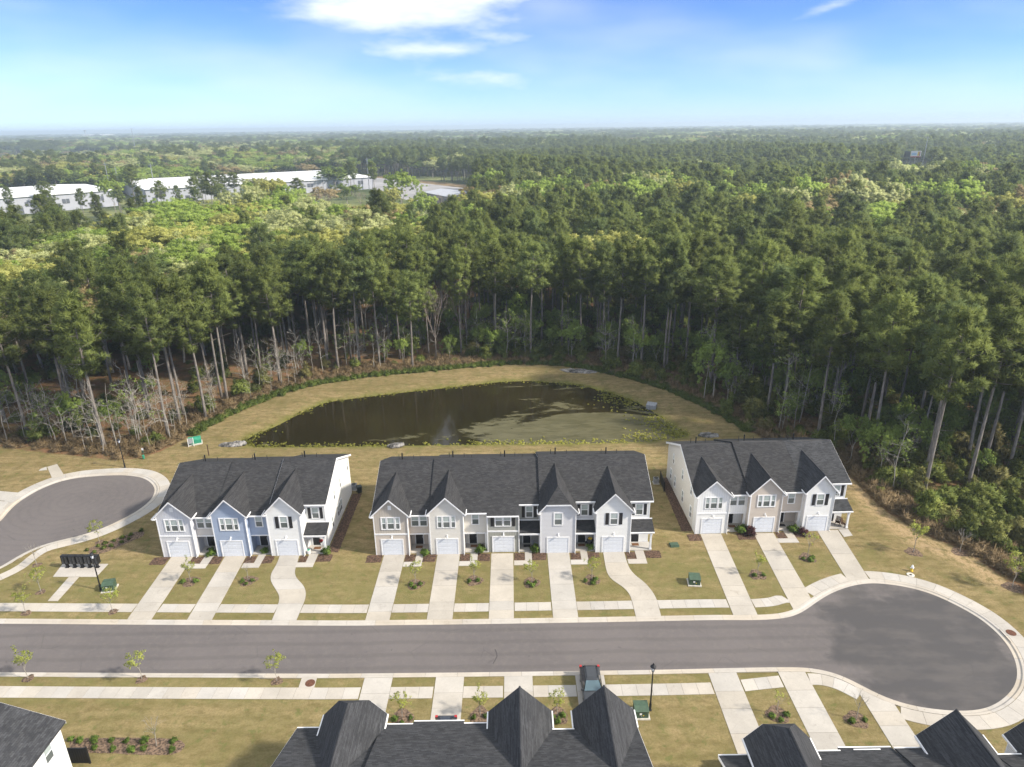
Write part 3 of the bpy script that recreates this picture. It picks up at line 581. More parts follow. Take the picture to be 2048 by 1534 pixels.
def row(label, loc, rz, units, endL='white', endR='white', roofmat='roof', backdetail=True):
    root = tag(empty('townhouse_row', (*loc, 0), rz), label, 'townhouse')
    x = 0.0; nU = len(units)
    for ui, u in enumerate(units):
        wg, we, dz = u.get('wg', 4.15), u.get('we', 2.5), u.get('dz', 0.0); kind = u.get('kind', 'gable'); B = u.get('entry', 'A') == 'B'
        x0, x1, x2 = x, x + wg, x + wg + we; xc = (x0 + x1) / 2; last = ui == nU - 1; first = ui == 0; rm = MT[u.get('roof', roofmat)]
        fm, fl, em = MT[u['front']], MT[u.get('lower', u['front'])], MT[u.get('ecol', u['front'])]; bodym = MT[endL if first else (endR if last else u.get('ecol', u['front']))]
        yf = 0.0 if kind != 'flat' else .35
        ze, zt = u.get('ze', 5.6), u.get('zt', 7.9)
        eps = .004 * ui
        # body: side profile swept over the bay
        top = lambda y: zmain(y, dz) - .20
        def body(xa, xb, prof, m): MB().prism(prof, 'x', xa, xb).build('wall', m, root)
        back = [(DEPTH - eps, 0), (DEPTH - eps, top(DEPTH)), (RG_Y, top(RG_Y))]
        if B: body(x1 + .002, x2 - .002, [(2.0, 0)] + back + [(2.0, top(2.0))], em if not last else bodym)
        else: body(x1 + .002, x2 - .002, [(2.1, 0)] + back + [(.8, top(.8)), (.8, 2.48), (2.1, 2.48)], em if not last else bodym)
        yb = 1.4 if kind != 'flat' else yf
        if kind == 'flat':
            body(x0 + .002, x1 - .002, [(yf, 0)] + [(a, b) for a, b in back] + [(yf, top(yf))], fm)
        else:
            body(x0 + .002, x1 - .002, [(yb, 0)] + back + [(yb, top(yb))], bodym if first else fm)
            if kind == 'gable': pr = [(x0, 3.0), (x1, 3.0), (x1, ze + .08), (xc, zt - .16), (x0, ze + .08)]
            else:
                zc = u.get('zc', 6.95); s_ = (zt - ze) / (wg / 2 + .3); hwc = (zt - zc) / s_
                pr = [(x0, 3.0), (x1, 3.0), (x1, ze + .08), (xc + hwc, zc - .16), (xc - hwc, zc - .16), (x0, ze + .08)]
            MB().prism(pr, 'y', 0, yb - .01).build('wall', fm, root)
            MB().box(x0, x1, 0, yb - .01, 0, 2.996).build('wall', fl, root)
        if fl is not fm:
            if kind == 'flat': MB().box(x0 + .01, x1 - .01, yf - .02, yf + .05, 0, 2.85).build('wall', fl, root)
            MB().box(x0 - .012, x1 + .012, yf - .045, yf + .05, 2.86, 3.06).build('belt_trim', MT['trim'], root)
        # corner boards
        zc_ = (ze + .02) if kind != 'flat' else top(yf) - .02; tr_ = lambda *a: MB().box(*a).build('corner_trim', MT['trim'], root)
        for a in (x0 - .012, x1 - .11): tr_(a, a + .122, yf - .028, yf + .10, 0, zc_)
        if B: tr_(x2 - .11, x2 + .008, 1.972, 2.1, 3.3, top(2.0) - .05)
        else: tr_(x2 - .11, x2 + .006, .772, .9, 2.53, top(.8) - .03); MB().box(x1 + .01, x2, .76, .96, 2.36, 2.52).build('porch_header', MT['trim'], root)
        # main roof slab with overhang, then the front gable over the garage bay
        ov = .30; xa = x0 - (ov if first else 0); xb = x2 + (ov if last else 0); ye = 1.55 if B else EV_Y
        rf = MB()
        def slabprof(yev): return [(yev, zmain(yev, dz)), (RG_Y, zmain(RG_Y, dz)), (DEPTH + .35, zmain(DEPTH + .35, dz)), (DEPTH + .35, zmain(DEPTH + .35, dz) - .19), (RG_Y, zmain(RG_Y, dz) - .19), (yev, zmain(yev, dz) - .19)]
        if kind == 'flat': rf.prism(slabprof(.02), 'x', xa, x1); rf.prism(slabprof(ye), 'x', x1, xb)
        else: rf.prism(slabprof(ye), 'x', xa, xb)
        rf.build('roof', rm, root)
        if kind == 'flat': MB().box(xa, x1 - .02, -.10, .016, zmain(.02, dz) - .17, zmain(.02, dz) - .02).build('gutter', MT['trim'], root)
        MB().box(x1 + .05 if kind != 'flat' else x1, xb, ye - .12, ye - .003, zmain(ye, dz) - .17, zmain(ye, dz) - .02).build('gutter', MT['trim'], root)
        rk = MB()                                           # rake boards at free ends and at roof steps
        def rake(xx, th): rk.prism([(ye - .01, zmain(ye, dz) - .02), (RG_Y, zmain(RG_Y, dz) - .02), (DEPTH + .34, zmain(DEPTH + .34, dz) - .02), (DEPTH + .34, zmain(DEPTH + .34, dz) - .30), (RG_Y, zmain(RG_Y, dz) - .30), (ye - .01, zmain(ye, dz) - .30)], 'x', xx, xx + th)
        if first: rake(xa - .025, .022)
        if last: rake(xb + .003, .022)
        if not first and dz > units[ui - 1].get('dz', 0) + .05:
            if u.get('steptrim'): rk.prism([(ye, zmain(ye, dz) - .03), (RG_Y, zmain(RG_Y, dz) - .03), (RG_Y, zmain(RG_Y, dz) - .34), (ye, zmain(ye, dz) - .34)], 'x', x0 - .03, x0 - .004)
        if rk.v: rk.build('rake_board', MT['trim'], root)
        if kind != 'flat':
            hw = wg / 2 + .3; s_ = (zt - ze) / hw; yi = lambda zz: EV_Y + (zz - EV_Z - dz) / SLOPE + .12; yo = -.32; gm = MB(); th = .15
            ybk = yi(zt); yev = max(yi(ze), .9)
            if kind == 'gable':
                for sg in (-1, 1): gm.slab([(xc, yo, zt), (xc, ybk, zt), (xc + sg * hw, yev, ze), (xc + sg * hw, yo, ze)], th)
            else:
                zc = u.get('zc', 6.95); hwc = (zt - zc) / s_; ya = 1.25
                for sg in (-1, 1): gm.slab([(xc, ya, zt), (xc, ybk, zt), (xc + sg * hw, yev, ze), (xc + sg * hw, yo, ze), (xc + sg * hwc, yo, zc)], th)
                gm.slab([(xc, ya, zt + .004), (xc + hwc, yo - .01, zc + .004), (xc - hwc, yo - .01, zc + .004)], th)
            gm.build('gable_roof', rm, root)
            rc = MB(); rc.tube([(xc, yo + .02 if kind == 'gable' else ya, zt + .005), (xc, ybk - .15, zt + .005)], .085, 6); rc.build('ridge_cap', rm, root)
            rb = MB()
            for sg in (-1, 1):
                if kind == 'gable': rb.slab([(xc, yo - .025, zt - .03), (xc, yo - .004, zt - .03), (xc + sg * hw, yo - .004, ze - .03), (xc + sg * hw, yo - .025, ze - .03)], .20)
                else: rb.slab([(xc + sg * hwc, yo - .035, zc - .03), (xc + sg * hwc, yo - .013, zc - .03), (xc + sg * hw, yo - .013, ze - .03), (xc + sg * hw, yo - .035, ze - .03)], .20)
            if kind != 'gable': rb.box(xc - hwc, xc + hwc, yo - .035, yo - .013, zc - .2, zc - .03)
            rb.build('rake_board', MT['trim'], root)
            for sg in (-1, 1):                              # eave returns and side gutters of the gable
                sf = MB(); xe = xc + sg * hw; sf.box(min(xe, xe + sg * .10), max(xe, xe + sg * .10), yo, yev - .2, ze - .16, ze - .02)
                sf.box(min(xc + sg * (wg / 2 - .02), xe), max(xc + sg * (wg / 2 - .02), xe), yo + .01, -.03, ze - .24, ze - .158); sf.build('gutter', MT['trim'], root)
        # ridge vent and plumbing vents behind the ridge
        MB().prism([(RG_Y - .16, zmain(RG_Y, dz) - .06), (RG_Y, zmain(RG_Y, dz) + .045), (RG_Y + .16, zmain(RG_Y, dz) - .06)], 'x', x0 + wg * .25, x2 - .9).build('ridge_vent', MT['vent'], root)
        for dx, yy, rr, hh in ((wg * .55, 10.0, .085, .95), (wg * .42, 10.6, .04, .7), (wg * .9, 10.4, .04, .6), (wg * 1.15, 9.4, .03, .45)):
            zz = zmain(yy, dz); MB().tube([(x0 + dx, yy, zz - .1), (x0 + dx, yy, zz + hh)], rr, 7).build('vent_pipe', MT['vent'] if rr < .06 else MT['black'], root)
        # openings
        garage(root, xc + u.get('gx', 0), yf - (.03 if fl is not fm and kind == 'flat' else 0))
        w = u.get('win', 'triple'); zw = u.get('zw', 3.72) + dz * .6
        if w == 'triple':
            for dx, ww in ((-.98, .46), (-.33, .80), (.66, .46)): window(root, xc + dx - .06, yf, zw, ww, 1.5, trim=.13 if u.get('framed', True) else .08)
        elif w == 'single': window(root, xc - .45, yf, zw, .9, 1.55, trim=.12)
        elif w == 'shut':
            window(root, xc - .43, yf, zw, .86, 1.5); shutter(root, xc - 1.02, yf - .002, zw - .04, 1.58); shutter(root, xc + .62, yf - .002, zw - .04, 1.58)
        elif w == 'dshut':
            window(root, xc - .92, yf, zw - .1, .82, 1.5, trim=.1); window(root, xc + .08, yf, zw - .1, .82, 1.5, trim=.1); shutter(root, xc - 1.5, yf - .002, zw - .14, 1.58); shutter(root, xc + 1.08, yf - .002, zw - .14, 1.58)
        if u.get('vent'): MB().box(xc - .2, xc + .2, -.03, .0, ze + .75, ze + 1.3).box(xc - .15, xc + .15, -.045, -.03, ze + .8, ze + 1.25).build('attic_vent', MT['trim'], root)
        ew = u.get('ewin', 'double'); ye_ = 2.0 if B else .8; xe = (x1 + x2) / 2; zw2 = (3.75 if B else 3.62) + dz * .6
        if ew == 'double': window(root, xe - .95, ye_, zw2, .85, 1.45, trim=.09); window(root, xe + .08, ye_, zw2, .85, 1.45, trim=.09)
        elif ew == 'single': window(root, xe - .42, ye_, zw2, .8, 1.45)
        elif ew == 'shut':
            window(root, xe - .4, ye_, zw2 + .05, .8, 1.45); shutter(root, xe - .92, ye_ - .002, zw2, 1.53, .36); shutter(root, xe + .56, ye_ - .002, zw2, 1.53, .36)
        yd = 2.0 if B else 2.1
        front_door(root, x1 + .95, yd)
        if not last: MB().box(x2 - .85, x2 - .35, yd - .03, yd, 1.55, 2.05).build('side_light', MT['pane_lo'], root)
        MB().box(x1 + .03, x2 + (0 if not last else .12), .25, yd - .01, -.05, .12).build('porch_floor', MT['porch'], root)
        if B:                                               # shed roof over the porch
            pb = MB(); e_ = .35 if last else 0; pb.slab([(x1 + .006, .15, 2.72), (x2 + e_, .15, 2.72), (x2 + e_, 2.02, 3.42), (x1 + .006, 2.02, 3.42)], .14); pb.build('porch_roof', rm, root)
            MB().box(x1 + .02, x2 + e_, .05, .148, 2.56, 2.71).build('porch_trim', MT['trim'], root); MB().box(x1 + .02, x2 + e_, 1.93, 1.998, 3.43, 3.55).build('porch_trim', MT['trim'], root)
            MB().box(x1 + .02, x2 + (.1 if last else -.01), .30, .50, 2.33, 2.60).build('porch_beam', MT['trim'], root)
        if last: MB().box(x2 - .12, x2 + .10, .30, .52, .12, 2.40).box(x2 - .16, x2 + .14, .26, .56, .12, .3).box(x2 - .16, x2 + .14, .26, .56, 2.18, 2.33).build('column', MT['trim'], root)
        elif not B: MB().box(x2 - .30, x2 - .02, .78, 1.0, .12, 2.37).build('column', MT['trim'], root)
        else: MB().box(x2 - .16, x2 - .01, .32, .48, .12, 2.33).build('column', MT['trim'], root)
        zg = (ze if kind != 'flat' else zmain(.02, dz)) - .2
        MB().tube([(x1 - .05, yf - .09, zg), (x1 - .05, yf - .06, zg - .3), (x1 - .05, yf - .06, .15), (x1 - .05, yf - .35, .05)], .045, 6).build('downspout', MT['trim'], root)
        x = x2
    W = x
    for side, ws in (('L', ((3.2, 4.1), (7.5, 4.0), (12.3, 3.9), (2.8, 1.0), (6.8, 1.0), (10.9, 1.0), (13.2, 1.0))), ('R', ((6.2, 4.0), (9.4, 4.0), (13.9, 4.2), (7.2, .9), (8.0, .9), (8.8, .9), (4.2, 1.1)))):
        for yy, zz in ws:
            small = zz > 3 or yy in (4.2,); ww, hh = (.62, 1.35) if zz > 3 else (.7, 1.55)
            if side == 'L': window(root, -.0, yy, zz, ww, hh, -math.pi / 2)
            else: window(root, W, yy, zz, ww, hh, math.pi / 2)
    for k, u in enumerate(units):                           # rear doors and windows of each home
        xs = sum(v.get('wg', 4.15) + v.get('we', 2.5) for v in units[:k])
        for xx, zz, ww, hh in ((1.2, .15, 1.5, 2.05), (4.0, 1.0, .9, 1.4), (1.3, 3.8, .85, 1.4), (4.6, 3.8, .85, 1.4)): window(root, xs + xx + ww, DEPTH, zz, ww, hh, math.pi)
    return root
B1 = row('end row of three joined townhouses fronted in lavender, blue and white', (-43.0, 71.15), 0, [
    dict(front='lavb', lower='lav', ecol='greig', vent=True, win='triple', ewin='double', ze=5.6, zt=7.9, wg=4.15, we=2.45),
    dict(front='blue', win='triple', ewin='single', ze=5.7, zt=8.1, dz=.14, wg=4.15, we=2.5, gx=-.1),
    dict(front='white', win='shut', ewin='shut', entry='B', ze=5.95, zt=8.4, dz=.42, wg=4.1, we=2.45, steptrim=True)], 'lav', 'white')
BM = row('long row of five joined townhouses in beige, white and gray', (-16.9, 71.0), 0, [
    dict(front='beigeb', lower='beige', ecol='beige', vent=True, win='triple', ewin='double', ze=5.6, zt=7.9, wg=4.15, we=2.55),
    dict(front='cream', win='triple', framed=False, ewin='single', ze=5.75, zt=8.1, dz=.2, wg=4.15, we=2.8),
    dict(front='gray', lower='grayb', kind='flat', win='dshut', ewin='shut', entry='B', dz=.2, wg=3.9, we=2.55),
    dict(front='lav', ecol='lav', kind='hip', win='single', ewin='shut', entry='B', ze=5.8, zt=8.6, zc=6.95, dz=.5, wg=4.3, we=2.45),
    dict(front='white', win='shut', ewin='shut', entry='B', ze=5.85, zt=8.35, dz=.46, wg=4.2, we=2.6)], 'beige', 'white')
B3 = row('row of three joined townhouses in white and beige beside the turning circle', (23.1, 74.75), R(1.2), [
    dict(front='whiteb', lower='white', vent=True, win='triple', framed=False, ewin='double', ze=5.5, zt=7.75, wg=4.1, we=2.55),
    dict(front='beige', win='triple', ewin='single', ze=5.6, zt=8.0, dz=.2, wg=4.1, we=2.95, roof='roof'),
    dict(front='white', win='shut', ewin='shut', entry='B', ze=5.7, zt=8.15, dz=.22, wg=3.65, we=2.4, roof='roof2')], 'cream', 'white')
near_units = [dict(front='white', win='shut', ewin='shut', entry='B', ze=5.7, zt=8.2, wg=4.3, we=2.2), dict(front='lav', win='triple', ewin='single', ze=5.7, zt=8.2, wg=4.4, we=2.2),
              dict(front='gray', kind='flat', win='dshut', ewin='shut', entry='A', dz=.0, wg=4.0, we=2.4), dict(front='white', kind='hip', win='single', ewin='single', entry='A', ze=5.6, zt=8.3, zc=7.0, dz=-.25, wg=4.4, we=2.0)]
row('row of four townhouses seen from behind, dark gabled roof beside the parked SUV', (9.0, 41.1), math.pi, near_units, 'white', 'white', 'roof2')
near_r = [dict(u) for u in near_units]; near_r[2]['dz'] = -.2; near_r[2]['steptrim'] = True; near_r[3]['dz'] = -.5; near_r[1]['steptrim'] = True; near_r[0]['dz'] = .05
row('row of townhouses with stepped dark roofs near the turning circle', (41.3, 38.35), math.pi, near_r, 'white', 'white', 'roof2')
row('townhouse row end with white rear wall and one small upper window', (-51.2, 40.85), -math.pi / 2, [
    dict(front='white', kind='flat', win='dshut', ewin='single', entry='A', wg=4.2, we=2.4), dict(front='lav', kind='flat', win='dshut', ewin='single', entry='A', wg=4.2, we=2.4)], 'white', 'white', 'roof2')
# ------------------------------------------------------------------ foliage meshes
def rot_from(d):
    d = d / (np.linalg.norm(d) + 1e-9); a = np.array([0, 0, 1.0]) if abs(d[2]) < .9 else np.array([1.0, 0, 0]); u = np.cross(a, d); u /= np.linalg.norm(u); return u, np.cross(d, u), d
def tri_mesh(name, tris, nrm, tint, mat):
    """tris (n,3,3), nrm (n,3,3), tint (n,) -> mesh with soft clump normals"""
    n = len(tris); tris = tris.copy(); gn = np.cross(tris[:, 1] - tris[:, 0], tris[:, 2] - tris[:, 0]); fl = (gn * nrm[:, 0]).sum(1) < 0; tris[fl] = tris[fl][:, [1, 0, 2]]
    me = np_mesh(name, tris.reshape(-1, 3), np.arange(n * 3).reshape(n, 3), mat)
    at = me.attributes.new('tint', 'FLOAT', 'POINT'); at.data.foreach_set('value', np.repeat(tint, 3).astype(np.float32))
    me.polygons.foreach_set('use_smooth', np.ones(n, bool)); nn = nrm.reshape(-1, 3); nn = nn / (np.linalg.norm(nn, axis=1)[:, None] + 1e-9)
    me.normals_split_custom_set_from_vertices(nn.tolist()); return me
def puffs(centers, radii, per, ln, wd, crown_c, up=.35, rng=None, flat=.75, tint0=None):
    """tufts of pointed blades radiating from each centre"""
    k = len(centers); C = np.repeat(centers, per, 0); Rr = np.repeat(radii, per); n = len(C)
    d = rng.normal(size=(n, 3)); d[:, 2] += up; d /= np.linalg.norm(d, axis=1)[:, None]
    base = C + d * (Rr * rng.uniform(.15, .75, n))[:, None] * np.array([1, 1, flat])
    dd = d + rng.normal(size=(n, 3)) * .35; dd /= np.linalg.norm(dd, axis=1)[:, None]
    L_ = ln * rng.uniform(.7, 1.3, n) * (Rr / radii.mean()); side = np.cross(dd, rng.normal(size=(n, 3))); side /= np.linalg.norm(side, axis=1)[:, None] + 1e-9
    W = wd * rng.uniform(.7, 1.3, n); a = base - side * W[:, None]; b = base + side * W[:, None]; t = base + dd * L_[:, None]
    tris = np.stack([a, b, t], 1); oc = C - crown_c; oc /= np.linalg.norm(oc, axis=1)[:, None] + 1e-9
    nr = d * .9 + oc * .75 + np.array([0, 0, .25]); nr = np.repeat(nr[:, None, :], 3, 1)
    tint = np.repeat(rng.uniform(0, 1, k) if tint0 is None else tint0, per) * .7 + rng.uniform(0, .3, n)
    return tris, nr, tint
def limb(mb, p0, p1, r0, r1, sag=.0, n=4, k=4, rng=None, wob=.0):
    p0, p1 = np.array(p0, float), np.array(p1, float); pts = []
    for i in range(k + 1):
        t = i / k; p = p0 + (p1 - p0) * t; p = p + np.array([0, 0, sag * math.sin(math.pi * t)])
        if rng is not None and 0 < i < k: p = p + rng.normal(size=3) * wob
        pts.append(tuple(p))
    mb.tube(pts, [r0 + (r1 - r0) * i / k for i in range(k + 1)], n, cap=False)
LEAF = dict(
    pine=leafmat('pine_needles', ((.105, .140, .038), (.245, .285, .075), (.15, .20, .075)), .48, .28),
    lime=leafmat('lime_spring_leaves', ((.31, .42, .08), (.48, .59, .15)), .45, .14), pale=leafmat('pale_spring_leaves', ((.46, .50, .21), (.66, .68, .34)), .42, .10),
    gold=leafmat('golden_spring_leaves', ((.40, .41, .11), (.56, .56, .18)), .42, .12), rust=leafmat('budding_brown_leaves', ((.34, .27, .13), (.48, .39, .20)), .38, .12), mid=leafmat('green_spring_leaves', ((.17, .25, .05), (.31, .39, .09)), .4, .15),
    shrub=leafmat('shrub_leaves', ((.08, .14, .03), (.20, .29, .05)), .35, .2), plum=leafmat('plum_shrub_leaves', ((.05, .02, .022), (.10, .035, .035)), .2, .2),
    young=leafmat('young_tree_leaves', ((.32, .37, .07), (.52, .55, .13)), .45, .1), under=leafmat('understory_leaves', ((.10, .14, .03), (.26, .29, .07), (.22, .18, .08)), .4, .3),
    reed=leafmat('waterside_grass', ((.07, .11, .02), (.16, .20, .04)), .25, .2), straw=leafmat('dry_grass', ((.20, .14, .075), (.33, .25, .14)), .2, .2), lily=leafmat('floating_pond_plants', ((.26, .28, .04), (.46, .44, .10)), .15, .15))
def make_pine(seed, H=25.0, cr=4.0, crown0=.50, ncl=150, per=72):
    rng = np.random.default_rng(seed); tr = MB(); lean = rng.normal(size=2) * .35
    ax = lambda t: np.array([lean[0] * t * t + .12 * math.sin(5 * t + seed), lean[1] * t * t + .1 * math.sin(4 * t), H * t])
    ts = np.linspace(0, .985, 11); tr.tube([tuple(ax(t)) for t in ts], [.235 * (1 - t) ** .75 + .035 for t in ts], 7)
    cs, rs = [], []; nl = 40
    for i in range(nl):
        t = crown0 + (1 - crown0) * (i + rng.uniform(0, 1)) / nl * .985; q = (t - crown0) / (1 - crown0)
        env = cr * (min(1, (q + .12) / .38) ** .8) * (1 - max(0, q - .45) / .62) ** .75 * rng.uniform(.6, 1.15); az = i * 2.399 + rng.uniform(-.5, .5)
        rise = env * rng.uniform(.05, .5) + q * 1.0; p0 = ax(t * .985); p1 = p0 + np.array([math.cos(az) * env, math.sin(az) * env, rise])
        limb(tr, p0, p1, .055 * (1.3 - q), .018, -.25, 3, 3)
        m = max(2, int(round(ncl / nl * (.5 + env / cr))))
        for j in range(m):
            f = 1 - .68 * (j + rng.uniform(0, .7)) / m; c = p0 + (p1 - p0) * f + rng.normal(size=3) * np.array([.5, .5, .33]) * (.45 + .18 * env)
            cs.append(c); rs.append(rng.uniform(.50, .95) * (.8 + .25 * f))
    top = ax(.985)
    for j in range(9): cs.append(top + rng.normal(size=3) * np.array([.7, .7, .4])); rs.append(rng.uniform(.5, .75))
    for i in range(7):                                      # dead stubs below the crown
        t = rng.uniform(.3, crown0 + .03); az = rng.uniform(0, 6.28); p0 = ax(t); ln = rng.uniform(.6, 2.2); limb(tr, p0, p0 + np.array([math.cos(az) * ln, math.sin(az) * ln, rng.uniform(-.2, .9)]), .035, .012, 0, 3, 2)
    cs, rs = np.array(cs), np.array(rs); cc = np.array([top[0] * .7, top[1] * .7, H * (crown0 + 1) / 2 - 1.5])
    hgt = (cs[:, 2] - H * crown0) / (H * (1 - crown0)); tri, nr, tint = puffs(cs, rs, per, .52, .062, cc, .4, rng, tint0=np.clip(rng.uniform(0, .8, len(cs)) + .25 * hgt, 0, 1))  # clumps tinted lighter towards the top: sunlit crowns put into the leaf colour
    return tr.mesh('trunk', MT['bark'], True, fix=False), tri_mesh('crown', tri, nr, tint, LEAF['pine'])
def grow(mb, p, d, ln, r, depth, rng, tips, spread=.55, n=4, minz=None):
    p = np.array(p); d = d / np.linalg.norm(d); e = p + d * ln; limb(mb, p, e, r, r * .62, 0, n if depth > 1 else 3, 2, rng, ln * .04); tips.append((e, depth))
    if depth == 0: return
    for k in range(3 if rng.uniform() < .55 else 2):
        nd = d + rng.normal(size=3) * spread; nd[2] += .22; grow(mb, e, nd, ln * rng.uniform(.62, .85), r * .6, depth - 1, rng, tips, spread, n)
def make_hardwood(seed, leaf, H=17.0, cr=4.6, ncl=170, per=34, size=.34, barkm='bark2', bare=False):
    rng = np.random.default_rng(seed); tr = MB(); tips = []; th = H * rng.uniform(.30, .42)
    limb(tr, (0, 0, 0), (rng.normal() * .3, rng.normal() * .3, th), .20, .14, 0, 6, 3, rng, .06)
    for k in range(5):
        az = k * 1.257 + rng.uniform(-.4, .4); grow(tr, (0, 0, th * rng.uniform(.75, 1.0)), np.array([math.cos(az) * .55, math.sin(az) * .55, 1.0]), H * .21, .085, 4 if bare else 3, rng, tips, .42)
    tp = np.array([t[0] for t in tips]); mx = tp[:, 2].max(); tp_scale = H / mx
    if bare: return tr.mesh('trunk', MT['bark'] if barkm == 'bark' else MT['bark2'], False, fix=False), None
    sel = tp[tp[:, 2] > th * .9]; cs = sel[rng.integers(0, len(sel), ncl)] + rng.normal(size=(ncl, 3)) * np.array([.75, .75, .65]); rs = rng.uniform(.45, .95, ncl)
    cc = np.array([0, 0, th + (H - th) * .42]); tri, nr, tint = puffs(cs, rs, per, size, .095, cc, .15, rng)
    return tr.mesh('trunk', MT[barkm], True, fix=False), tri_mesh('crown', tri, nr, tint, LEAF[leaf])
def make_bare(seed, H=9.0, depth=4, r=.075, leaf=None):
    rng = np.random.default_rng(seed); tr = MB(); tips = []; ax = [np.array([0, 0, 0.0])]; tw = MB()
    for k in range(6): ax.append(ax[-1] + np.array([rng.normal() * .14, rng.normal() * .14, H / 6.5]))
    tr.tube([tuple(p) for p in ax], [r * (1 - .14 * i) for i in range(7)], 5)
    for k in range(13):
        i = rng.integers(2, 7); az = rng.uniform(0, 6.28); grow(tw, ax[i], np.array([math.cos(az), math.sin(az), rng.uniform(.25, 1.1)]), H * .12 * (1.15 - .08 * i), .024, depth - 2, rng, tips, .5, 3)
    tr.add(tw.v, tw.f); tm = tr.mesh('trunk', MT['bark2'], False, fix=False); wm = None; cm = None
    if leaf:
        tp = np.array([t[0] for t in tips]); cs = tp[rng.integers(0, len(tp), 60)] + rng.normal(size=(60, 3)) * .22; tri, nr, ti = puffs(cs, rng.uniform(.2, .45, 60), 9, .20, .07, np.array([0, 0, H * .6]), .2, rng); cm = tri_mesh('crown', tri, nr, ti, LEAF[leaf])
    return tm, wm, cm
def make_shrub(seed, leaf, h=.6, w=.6, n=26, per=26, ln=.20, wd=.05):
    rng = np.random.default_rng(seed); d = rng.normal(size=(n, 3)); d /= np.linalg.norm(d, axis=1)[:, None]; d[:, 2] = np.abs(d[:, 2])
    cs = d * rng.uniform(.3, .9, n)[:, None] * np.array([w, w, h]) + np.array([0, 0, h * .22]); tri, nr, ti = puffs(cs, rng.uniform(.6, 1.1, n) * w * .38, per, ln, wd, np.array([0, 0, h * .2]), .3, rng); return tri_mesh('leaves', tri, nr, ti, LEAF[leaf])

PINES = [make_pine(100 + i, 25 + (i % 3 - 1) * 1.2, 3.7 + .35 * (i % 4), .52 + .035 * (i % 4), ncl=125 + 12 * (i % 3)) for i in range(8)]
HARD = {lf: [make_hardwood(300 + 11 * i + 5 * j, lf, 20 + 2 * j, ncl=(330 if lf in ('lime', 'mid', 'gold') else 260), per=84, size=.34) for j in range(2)] for i, lf in enumerate(('lime', 'pale', 'gold', 'rust', 'mid'))}
BARE = [make_hardwood(500 + j, None, 15, bare=True) for j in range(2)]
BAREM = []
for tm, _ in BARE: tm.materials.clear(); tm.materials.append(MT['twig']); BAREM.append(tm)
SAPL = [make_bare(600 + j, 8 + j % 3 * 1.6, 4, .06 + .012 * (j % 3), ('mid' if j % 3 == 2 else ('lime' if j % 5 == 0 else None))) for j in range(7)]

def plant(name, parts, loc, s=1.0, rz=None, label=None, cat='tree', group=None, sxy=1.0, lean=(0, 0)):
    rz = random.uniform(0, 6.28) if rz is None else rz; o = tag(empty(name, loc, rz), label, cat, group); o.scale = (s * sxy, s * sxy, s)
    if lean != (0, 0): o.rotation_euler = (-lean[1], lean[0], 0)
    for nm, me in parts:
        if me: inst(nm, me, o)
    return o
# ------------------------------------------------------------------ where the trees stand
HZ = [[(-30, 530), (60, 498), (200, 458), (300, 425), (380, 398), (480, 380), (640, 358), (700, 352), (870, 362), (890, 450), (780, 490), (720, 520), (600, 515), (470, 520), (400, 560), (340, 595), (220, 640), (40, 640), (-30, 600)],
      [(900, 400), (1100, 388), (1330, 378), (1420, 388), (1480, 420), (1600, 398), (1760, 402), (1850, 438), (2100, 405), (2100, 436), (1800, 456), (1500, 436), (1420, 418), (1300, 408), (1150, 414), (960, 422)],
      [(1790, 346), (1980, 346), (1980, 360), (1790, 360)], [(1400, 328), (1470, 328), (1470, 338), (1400, 338)]]
HZW = [np.array(GP(z, 17.0)) for z in HZ]
LOT = np.array([(-170, 805), (-30, 632), (-22, 500), (-30, 432), (-64, 440), (-62, 500), (-140, 640)])
WH_A = np.array([(-322, 436), (-274, 499), (-316, 580), (-386, 536), (-480, 470), (-420, 380)]); WH_B = np.array([(-262, 506), (-160, 575), (-150, 745), (-190, 740), (-318, 622)])
def clear_of(P):
    ok = np.ones(len(P), bool)
    for poly, m in ((LOT, 6), (WH_A, 7), (WH_B, 7)):
        i = inpoly(P, poly); d = dist_poly(P, poly); ok &= ~i & (d > m)
    az = np.degrees(np.arctan2(P[:, 0], P[:, 1])); r = np.hypot(P[:, 0], P[:, 1]); u = RNG.uniform(size=len(P))
    ok &= ~((az > -44) & (az < -26.5) & (r > 292) & (r < 620) & (u > .05)); ok &= ~((az >= -26.5) & (az < -13.5) & (r > 318) & (r < 600) & (u > .05)); ok &= ~((az >= -13.5) & (az < -3) & (r > 275) & (r < 640) & (u > .05))
    ok &= ~((az > 28.3) & (az < 30.6) & (r > 560) & (r < 860))
    return ok
def jgrid(x0, x1, y0, y1, st):
    xs = np.arange(x0, x1, st); ys = np.arange(y0, y1, st); X, Y = np.meshgrid(xs, ys); X[1::2] += st / 2
    return np.c_[X.ravel(), Y.ravel()] + RNG.uniform(-.42, .42, (X.size, 2)) * st
def view_keep(P, m=60): return np.abs(P[:, 0]) < P[:, 1] * .80 + m
